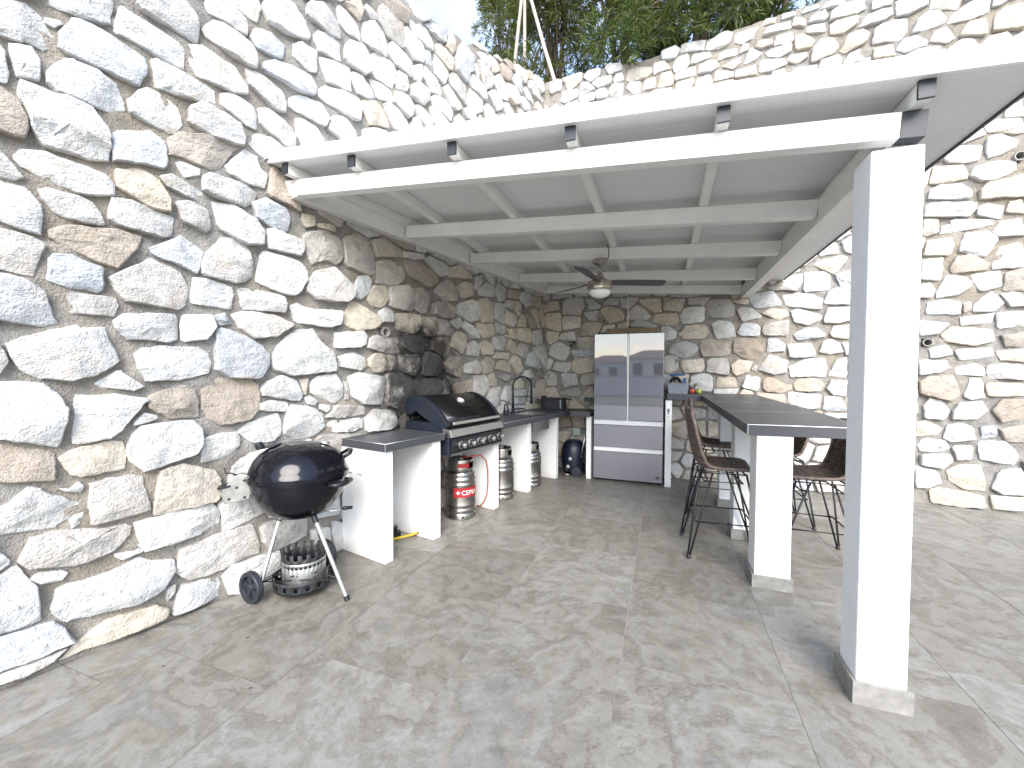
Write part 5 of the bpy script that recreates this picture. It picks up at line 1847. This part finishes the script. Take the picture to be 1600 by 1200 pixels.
df = thing('deep_fryer', tuple(BW(0.30, 0.33, 0.91)), 'steel deep fryer with black handles on the counter corner', 'deep fryer')
MB().fbox(BW, 0.16, 0.44, 0.24, 0.44, 0.916, 1.055).build('housing', SOOTY, df, bevel=0.008)
MB().fbox(BW, 0.165, 0.435, 0.245, 0.435, 1.0555, 1.074).build('lid', SOOTY, df, bevel=0.006)
MB().fbox(BW, 0.255, 0.335, 0.4405, 0.446, 1.005, 1.035).build('control_plate', BLACKP, df)
MB().fbox(BW, 0.405, 0.418, 0.4405, 0.450, 0.93, 1.05).build('handle_post', ALU, df)
MB().fbox(BW, 0.105, 0.159, 0.28, 0.40, 0.935, 1.10).build('control_tower', BLACKP, df, bevel=0.012)
MB().tube([BW(0.44, 0.35, 1.06), BW(0.50, 0.35, 1.063), BW(0.555, 0.35, 1.058)], [0.010, 0.012, 0.010], 8).build('basket_handle', BLACKP, df, smooth=True)
MB().fbox(BW, 0.17, 0.43, 0.25, 0.43, 0.9105, 0.9155).build('base', BLACKP, df)

pw = thing('pressure_washer', (-1.17, 5.66, 0), 'dark navy pressure washer with a lance in the niche under the counter', 'pressure washer')
pb = MB()
pb.lathe([(0.10, 0.02), (0.15, 0.05), (0.165, 0.14), (0.168, 0.30), (0.15, 0.40), (0.10, 0.46), (0.0, 0.475)], (-1.20, 5.74, 0.02), 28)
pbo = pb.build('body', NAVY, pw, smooth=True, sharp=40)
MB().box(-1.30, -1.10, 5.60, 5.66, 0.05, 0.22).build('front_housing', BLACKP, pw, bevel=0.02)
for x, z in ((-1.215, 0.245), (-1.245, 0.135)):
    MB().lathe([(0.024, 0), (0.024, 0.03), (0.0, 0.034)], (x, 5.598, z), 16, (0.1, -1, 0)).build('hose_socket', ZINC, pw, smooth=True, sharp=40)
for x in (-1.285, -1.115):
    w_ = MB().lathe([(0.035, -0.02), (0.066, -0.02), (0.070, -0.012), (0.070, 0.012), (0.066, 0.02), (0.035, 0.02)], (x if x < -1.2 else -1.13, 5.60 if x > -1.2 else 5.80, 0.071), 28, (0.25, -1, 0)).build('wheel', NAVY, pw, smooth=True, sharp=35)
    MB().lathe([(0.035, 0.0), (0.034, 0.014), (0.010, 0.018), (0.0, 0.024)], (x if x < -1.2 else -1.13, 5.60 if x > -1.2 else 5.80, 0.071), 20, (0.25, -1, 0)).build('hub_cap', BLACKP, w_, smooth=True, sharp=35)
mb = MB()
for k in range(5):
    z = 0.20 + k * 0.035
    mb.tube([(-1.03 + 0.10 * math.cos(t * 2 * math.pi / 16), 5.72 + 0.06 * math.sin(t * 2 * math.pi / 16), z) for t in range(16)], 0.016, 8, closed=True)
mb.build('coiled_hose', BLACKP, pw, smooth=True)
MB().tube([(-1.06, 5.60, 0.33), (-1.035, 5.62, 0.47), (-1.005, 5.64, 0.64)], [0.008, 0.009, 0.007], 8).build('lance', ALU, pw, smooth=True)
MB().tube([(-1.068, 5.595, 0.22), (-1.06, 5.60, 0.33)], [0.014, 0.016], 8).build('lance_grip', BLACKP, pw, smooth=True)
MB().tube([(-1.32, 5.60, 0.018), (-1.26, 5.57, 0.022), (-1.22, 5.575, 0.02)], [0.012, 0.016, 0.010], 8).build('nozzle', ZINC, pw, smooth=True)

jb = thing('junction_box', tuple(BW(0.56, 0.06, 0.53)), 'grey-green electrical junction box with conduits under the counter', 'junction box')
MB().fbox(BW, 0.50, 0.62, 0.06, 0.115, 0.52, 0.63).build('box', GREYP, jb, bevel=0.006)
for a, q in (((0.30, 0.59), (0.499, 0.588)), ((0.621, 0.59), (0.79, 0.588)), ((0.621, 0.555), (0.79, 0.55))):
    MB().tube([BW(a[0], 0.085, a[1]), BW(q[0], 0.085, q[1])], 0.008, 8).build('conduit', GREYP, jb, smooth=True)
for a in (0.53, 0.58):
    MB().tube([BW(a, 0.085, 0.519), BW(a, 0.085, 0.42)], 0.007, 8).build('conduit', GREYP, jb, smooth=True)
so_ = thing('wall_socket', tuple(BW(0.73, 0.05, 1.02)), 'grey double wall socket beside the fridge', 'socket')
MB().fbox(BW, 0.66, 0.80, 0.05, 0.10, 1.015, 1.085).build('plate', GREYP, so_, bevel=0.005)
MB().fbox(BW, 0.668, 0.728, 0.1005, 0.106, 1.022, 1.078).build('cover', CAPM, so_, bevel=0.003)
MB().fbox(BW, 0.732, 0.792, 0.1005, 0.106, 1.022, 1.078).build('cover', CAPM, so_, bevel=0.003)

# plastic box with cables, jar and fruit on the bar by the wall
bz = bar_z(5.75)
bx_ = thing('plastic_box', (0.14, 5.78, bz), 'smoky clear plastic box of black and blue cables on the bar', 'box')
mb = MB()
x0, x1, y0, y1 = 0.035, 0.285, 5.685, 5.89
mb.add([(x0 + .012, y0 + .01, bz + .001), (x1 - .012, y0 + .01, bz + .001), (x1 - .012, y1 - .01, bz + .001), (x0 + .012, y1 - .01, bz + .001),
        (x0, y0, bz + .135), (x1, y0, bz + .135), (x1, y1, bz + .135), (x0, y1, bz + .135)], [(3, 2, 1, 0), (0, 1, 5, 4), (1, 2, 6, 5), (2, 3, 7, 6), (3, 0, 4, 7)])
tb = mb.build('tub', CLEARP, bx_)
s_ = tb.modifiers.new('t', 'SOLIDIFY'); s_.thickness = 0.003
MB().tube([(x0, y0, bz + .136), (x1, y0, bz + .136), (x1, y1, bz + .136), (x0, y1, bz + .136)], 0.006, 6, closed=True).build('rim', ZINC, bx_)
cab = thing('cable_coil', (0.13, 5.78, bz + 0.12), 'black coiled cable in the clear plastic box', 'cable')
mb = MB()
for k in range(4):
    mb.tube([(0.13 + (0.075 - k * .008) * math.cos(t * math.pi / 8), 5.76 + 0.02 * k, bz + 0.13 + (0.085 - k * .008) * math.sin(t * math.pi / 8)) for t in range(16)], 0.009, 6, closed=True)
mb.build('coil', BLACKP, cab, smooth=True)
MB().beam((0.06, 5.84, bz + 0.225), (0.25, 5.84, bz + 0.235), 0.05, 0.03).build('plug_block', BLUEP, cab, bevel=0.006)
MB().box(0.215, 0.262, 5.74, 5.80, bz + 0.03, bz + 0.20).build('adapter', BLUEP, cab, bevel=0.004)
for x, y, r_, m_, nm, lab in ((0.335, 5.80, 0.036, REDP, 'apple', 'small red fruit on the bar beside the clear box'), (0.41, 5.79, 0.038, GREENP, 'lime', 'small yellow-green fruit on the bar beside the clear box')):
    tag(MB().lathe([(0.008, 0.0), (r_ * .7, r_ * .18), (r_, r_ * .9), (r_ * .85, r_ * 1.5), (r_ * .3, r_ * 1.85), (0.0, r_ * 1.75)], (x, y, bar_z(y) + 0.001), 20).build(nm, m_, smooth=True), lab, 'fruit')
jr = thing('sugar_jar', (0.385, 5.86, bar_z(5.86)), 'small glass jar with a brown lid on the bar', 'jar')
MB().lathe([(0.034, 0.001), (0.036, 0.02), (0.036, 0.085), (0.028, 0.095)], (0.385, 5.86, bar_z(5.86)), 20).build('glass', CLEARP, jr, smooth=True, sharp=40)
MB().lathe([(0.030, 0.0955), (0.030, 0.115), (0.012, 0.120), (0.012, 0.132), (0.0, 0.134)], (0.385, 5.86, bar_z(5.86)), 20).build('lid', WOODB, jr, smooth=True, sharp=40)

# broom head and gloves under the short counter
bm = thing('hand_brush', (-2.08, 2.93, 0), 'black hand brush with a yellow handle under the short counter', 'brush')
MB().tube([(-2.15, 2.88, 0.02), (-2.07, 2.99, 0.022), (-2.02, 3.06, 0.026)], [0.012, 0.013, 0.011], 8).build('handle', YELL, bm, smooth=True)
MB().tube([(-2.02, 3.06, 0.026), (-1.99, 3.10, 0.028)], [0.014, 0.011], 8).build('grip', BLACKP, bm, smooth=True)
mb = MB()
for k in range(60):
    a = Vector((-2.21 + random.uniform(-.05, .05), 2.92 + random.uniform(-.06, .06), 0.05))
    mb.tube([a, a + Vector((random.uniform(-.04, .04), random.uniform(-.03, .03), random.uniform(.03, .07)))], [0.007, 0.002], 4)
mb.beam((-2.27, 2.86, 0.012), (-2.15, 2.99, 0.012), 0.06, 0.045)
mb.build('bristles', BLACKP, bm)

# ------------------------------------------------------------------ ceiling fan
fx, fy = -0.606, 4.07
fz = rz(fx) - BH
fn = thing('ceiling_fan', (fx, fy, fz), 'three-blade ceiling fan with a round opal lamp under the canopy', 'ceiling fan')
MB().lathe([(0.0, 0.0), (0.062, 0.0), (0.072, -0.012), (0.072, -0.03), (0.055, -0.05), (0.022, -0.062), (0.0, -0.062)], (fx, fy, fz), 28).build('ceiling_cup', BRONZE, fn, smooth=True, sharp=40)
MB().tube([(fx, fy, fz - 0.06), (fx, fy, fz - 0.14)], 0.010, 10).build('rod', BRONZE, fn, smooth=True)
MB().lathe([(0.014, -0.115), (0.024, -0.13), (0.040, -0.175), (0.070, -0.20), (0.112, -0.215), (0.120, -0.23), (0.122, -0.262), (0.115, -0.266), (0.119, -0.270), (0.119, -0.292), (0.108, -0.302)], (fx, fy, fz), 36).build('motor_housing', BRONZE, fn, smooth=True, sharp=35)
MB().lathe([(0.107, -0.3025), (0.100, -0.330), (0.078, -0.355), (0.045, -0.370), (0.0, -0.376)], (fx, fy, fz), 36).build('lamp_bowl', OPAL, fn, smooth=True)
for an in (23, 143, 263):
    d = Vector((math.cos(R(an)), math.sin(R(an)), 0)); s = Vector((-d.y, d.x, 0))
    tl = Vector((0, 0, 1)) * -0.24 + s * 0.97
    pts = []
    for rr, hw in ((0.10, 0.040), (0.16, 0.052), (0.35, 0.060), (0.55, 0.062), (0.625, 0.058), (0.645, 0.04)):
        pts.append((rr, hw))
    base_ = Vector((fx, fy, fz - 0.222))
    up_ = d.cross(tl).normalized()
    if up_.z < 0: up_ = -up_
    loop = [base_ + d * r_ + tl * h_ for r_, h_ in pts] + [base_ + d * r_ - tl * h_ for r_, h_ in reversed(pts)]
    bl = MB().prism(loop, up_ * 0.007).build('blade', BLADE, fn, bevel=0.002)
    MB().beam(base_ + d * 0.08 + up_ * 0.0072, base_ + d * 0.20 + up_ * 0.0072, 0.035, 0.006).build('blade_iron', BRONZE, bl)
tag(MB().tube([(fx + 0.06, fy - 0.01, fz - 0.015), (fx + 0.085, fy - 0.036, fz + 0.0), (fx + 0.09, fy - 0.042, fz + 0.05), (fx + 0.075, fy - 0.043, fz + 0.125)], 0.004, 6).build('fan_cable', BLACKP, smooth=True), 'thin black cable running up a beam from the ceiling fan', 'cable')
tag(MB().tube([(-0.49, 5.90, rz(-0.49) - 0.115), (-0.49, 5.915, 2.3), (-0.495, 5.90, 2.04)], 0.005, 6).build('fridge_cable', WHITEL, smooth=True), 'thin pale cable hanging from the canopy down to the fridge top', 'cable')

# ------------------------------------------------------------------ small litter: dry leaves on the paving
leafm = None
lrnd = random.Random(4)
for k, (x, y) in enumerate(((-1.75, 1.30), (-2.1, 1.55), (-2.22, 1.45), (-1.3, 1.02), (-0.95, 1.15), (1.65, 2.2), (-2.28, 1.25), (0.3, 3.6))):
    s = lrnd.uniform(0.008, 0.016)
    o = MB().add([(x - s, y, .0035), (x, y - s * .4, .0055), (x + s, y, .0035), (x, y + s * .4, .006)], [(0, 1, 2, 3)]).build('dry_leaf', SOOTY)
    o.rotation_euler = (0, 0, lrnd.uniform(0, 6))
    tag(o, 'tiny dark dry leaf lying on the paving', 'leaf', 'dry leaves on the paving')

# ------------------------------------------------------------------ chain-link fence on the left wall
fe = thing('chain_link_fence', tuple(LW(2.0, -0.25, 5.0)), 'pale chain-link fence on top of the left stone wall', 'fence')
for u in (4.4, 2.42):
    zt = LTOP(u)
    MB().tube([LW(u, -0.25, zt - 0.25), LW(u, -0.25, zt + 1.6)], 0.021, 12).build('post', FWIRE, fe, smooth=True, sharp=40)
mb = MB()
H = 1.5
sp = 0.062
n = int((4.4 - 1.3 + H) / sp)
for k in range(n):
    for s in (1, -1):
        # wires rise along +-45 degrees
        if s == 1: ua, ub = 1.3 - H + k * sp, 1.3 + k * sp
        else: ua, ub = 1.3 + k * sp, 1.3 - H + k * sp
        pts = []
        for t in (0.0, 0.25, 0.5, 0.75, 1.0):
            u = ua + (ub - ua) * t
            if 1.3 <= u <= 4.4: pts.append(LW(u, -0.25 + 0.003 * s, LTOP(u) + 0.02 + H * t))
        if len(pts) > 1: mb.tube(pts, 0.0011, 3, caps=False)
o = mb.build('wire_mesh', FWIRE, fe)

# ------------------------------------------------------------------ trees above the back wall
def leaf_tree(loc, height, rx, ry, zlow, nt_, label, seed, tones, hang=()):
    rnd = random.Random(seed)
    root = thing('evergreen_tree', loc, label, 'tree', 'evergreen trees above the back wall')
    base = Vector(loc)
    mb = MB()
    tips = []
    for k in range(3):
        a = base + Vector((rnd.uniform(-.12, .12), rnd.uniform(-.1, .1), -0.15))
        b_ = base + Vector((rnd.uniform(-rx, rx) * .35, rnd.uniform(-ry, ry) * .3, height * rnd.uniform(.5, .7)))
        m_ = a.lerp(b_, .5) + Vector((rnd.uniform(-.1, .1), rnd.uniform(-.1, .1), 0))
        mb.tube([a, m_, b_, b_ + Vector((rnd.uniform(-.2, .2), rnd.uniform(-.2, .2), height * .25))], [0.055, 0.042, 0.028, 0.010], 8)
        tips += [m_, b_]
    mb.build('trunk', BARK, root, smooth=True)
    lim = MB()
    vs, fs, cs = [], [], []

    def tuft(p, d, nl, k):
        d = d.normalized()
        a = d.orthogonal().normalized(); b2 = d.cross(a)
        for _ in range(nl):
            an = rnd.uniform(0, 2 * math.pi)
            sp_ = rnd.uniform(0.25, 1.0)
            dr = (d + (a * math.cos(an) + b2 * math.sin(an)) * sp_ + Vector((0, 0, -0.18))).normalized()
            ln = rnd.uniform(0.09, 0.17)
            w = ln * rnd.uniform(0.045, 0.07)
            sd_ = dr.cross(Vector((rnd.uniform(-1, 1), rnd.uniform(-1, 1), rnd.uniform(-1, 1)))).normalized() * w
            o_ = p + d * rnd.uniform(-0.10, 0.05)
            mid = o_ + dr * ln * 0.5
            end = o_ + dr * ln + Vector((0, 0, -ln * rnd.uniform(0.05, 0.3)))
            i = len(vs)
            vs.extend([o_, mid - sd_, end, mid + sd_])
            fs.append((i, i + 1, i + 2, i + 3))
            t = rnd.choice(tones)
            kk = rnd.uniform(0.5, 1.05) * k
            cs.extend([(t[0] * kk, t[1] * kk, t[2] * kk)] * 4)
    clumps = []
    for _ in range(58):
        an = rnd.uniform(0, 2 * math.pi)
        rr = math.sqrt(rnd.uniform(0.05, 1))
        zz = zlow + (height - zlow) * rnd.random() ** 1.35
        sh = 0.55 + 0.45 * math.sin(math.pi * min(1, (zz - zlow) / (height - zlow) * 0.8 + 0.15))
        c = base + Vector((math.cos(an) * rx * rr * sh, math.sin(an) * ry * rr * sh, zz))
        clumps.append((c, rnd.uniform(0.26, 0.48)))
        t0 = rnd.choice(tips)
        lim.tube([t0, t0.lerp(c, .5) + Vector((0, 0, .08)), c], [0.018, 0.012, 0.005], 5)
    for x, y, z, r_ in hang:
        clumps.append((Vector((x, y, z)), r_))
        t0 = base + Vector((0, 0, height * .3))
        lim.tube([t0, t0.lerp(Vector((x, y, z)), .6) + Vector((0, 0, .2)), (x, y, z)], [0.016, 0.010, 0.005], 5)
    for c, r_ in clumps:
        kk = rnd.uniform(0.8, 1.2)
        for _ in range(int(nt_ * r_ * r_ / 0.13)):
            q = Vector((rnd.gauss(0, 1), rnd.gauss(0, 1), rnd.gauss(0, 1)))
            q = q.normalized() * r_ * rnd.random() ** 0.45
            tuft(c + q, q + Vector((0, 0, 0.10)) + Vector((rnd.uniform(-.1, .1), -0.05, 0)), rnd.randint(9, 14), kk)
    lim.build('limbs', BARK, root, smooth=True)
    o = link_mesh('crown', vs, fs, LEAF, root)
    set_tone(o.data, cs)
    return root


GR1 = [(0.11, 0.135, 0.022), (0.14, 0.155, 0.025), (0.07, 0.10, 0.02), (0.17, 0.175, 0.03)]
GR2 = [(0.07, 0.105, 0.022), (0.10, 0.13, 0.025), (0.05, 0.075, 0.018), (0.13, 0.155, 0.028)]


def bp(v, w): 
    p = BW(v, w, BTOP(v) - 0.12)
    return tuple(p)


leaf_tree(bp(-0.55, -1.9), 5.2, 1.0, 0.8, 0.25, 46, 'yellowish-green narrow-leaved tree behind the timber stakes in the wall corner', 21, GR1)
leaf_tree(bp(0.95, -1.5), 5.0, 1.0, 0.8, 0.15, 50, 'narrow-leaved evergreen tree between the stakes and the branches hanging over the wall', 22, GR1)
leaf_tree(bp(2.05, -1.15), 5.0, 1.0, 0.75, 0.1, 52, 'dark narrow-leaved evergreen tree whose branches hang over the wall top', 23, GR2,
          hang=[(-0.55, 5.86, 5.95, .24), (-0.35, 5.82, 5.83, .22), (-0.42, 5.8, 6.15, .3), (-0.12, 5.84, 6.0, .24), (0.12, 5.84, 6.12, .26), (0.34, 5.84, 5.98, .2), (0.6, 5.86, 6.15, .26), (0.92, 5.88, 6.2, .24), (0.2, 5.7, 6.4, .3), (0.7, 5.7, 6.5, .3), (-0.9, 5.95, 6.2, .26)])
leaf_tree(bp(3.1, -1.5), 4.6, 0.9, 0.7, 0.2, 44, 'dark evergreen tree at the end of the row above the wall', 24, GR2)
leaf_tree(bp(-2.1, -3.2), 5.0, 0.8, 0.8, 0.9, 34, 'yellowish tree standing back beyond the end of the chain-link fence', 25, GR1)

# timber stakes propping the young tree
apex = BW(-0.75, -0.95, 8.35)
for k, (p, lab) in enumerate(((BW(-1.12, -1.0, 5.6), 'round timber stake leaning in from the fence side of the tripod'),
                              (BW(-0.78, -1.15, 5.6), 'nearly upright timber stake in the middle of the tripod'),
                              (BW(0.15, -0.55, 5.6), 'long pale timber stake leaning from the back wall towards the tripod top'))):
    d = (apex - p).normalized()
    o = MB().tube([p, p.lerp(apex, .5) + Vector((0.01, 0, 0)), apex + d * 0.4 + Vector((0.03 * k, 0, 0))], [0.034, 0.031, 0.028], 10).build('timber_stake', STAKE, smooth=True, sharp=60)
    tag(o, lab, 'stake', 'timber stakes above the wall')

# ------------------------------------------------------------------ the other side of the garden, seen only as reflections
def house(x, y, w, d, h, label):
    root = thing('villa', (x, y, -0.1), label, 'house', 'villas across the garden')
    MB().box(x - w / 2, x + w / 2, y - d / 2, y + d / 2, -0.1, h).build('wall', HOUSEW, root)
    o_ = 0.4
    mb = MB()
    mb.add([(x - w / 2 - o_, y - d / 2 - o_, h), (x + w / 2 + o_, y - d / 2 - o_, h), (x + w / 2 + o_, y + d / 2 + o_, h), (x - w / 2 - o_, y + d / 2 + o_, h),
            (x - w * .2, y, h + 1.0), (x + w * .2, y, h + 1.0)], [(3, 2, 1, 0), (0, 1, 5, 4), (2, 3, 4, 5), (1, 2, 5), (3, 0, 4)])
    mb.build('roof', ROOFT, root)
    for k in range(int(w // 2.2)):
        xx = x - w / 2 + 1.2 + k * 2.2
        MB().box(xx - .5, xx + .5, y + d / 2 + 0.003, y + d / 2 + 0.06, h - 1.9, h - 0.6).build('window', GLASSD, root)
    return root


house(-6.4, -44, 6, 6, 2.6, 'cream villa with tiled hip roof across the garden')
house(-1.3, -40, 5.5, 6, 3.0, 'wider cream villa with a taller tiled roof across the garden')
house(6.5, -46, 8, 7, 3.2, 'long cream villa with tiled roof beyond the garden')
house(-16, -45, 8, 7, 2.9, 'cream villa at the far end of the garden row')
gw = thing('garden_wall', (0, -17, -0.1), 'low rendered garden wall across the terrace', 'wall')
MB().box(-22, 22, -17.2, -17.0, -0.1, 1.15).build('wall', HOUSEW, gw)
MB().box(-22.05, 22.05, -17.25, -16.95, 1.1505, 1.20).build('coping', PVC, gw)
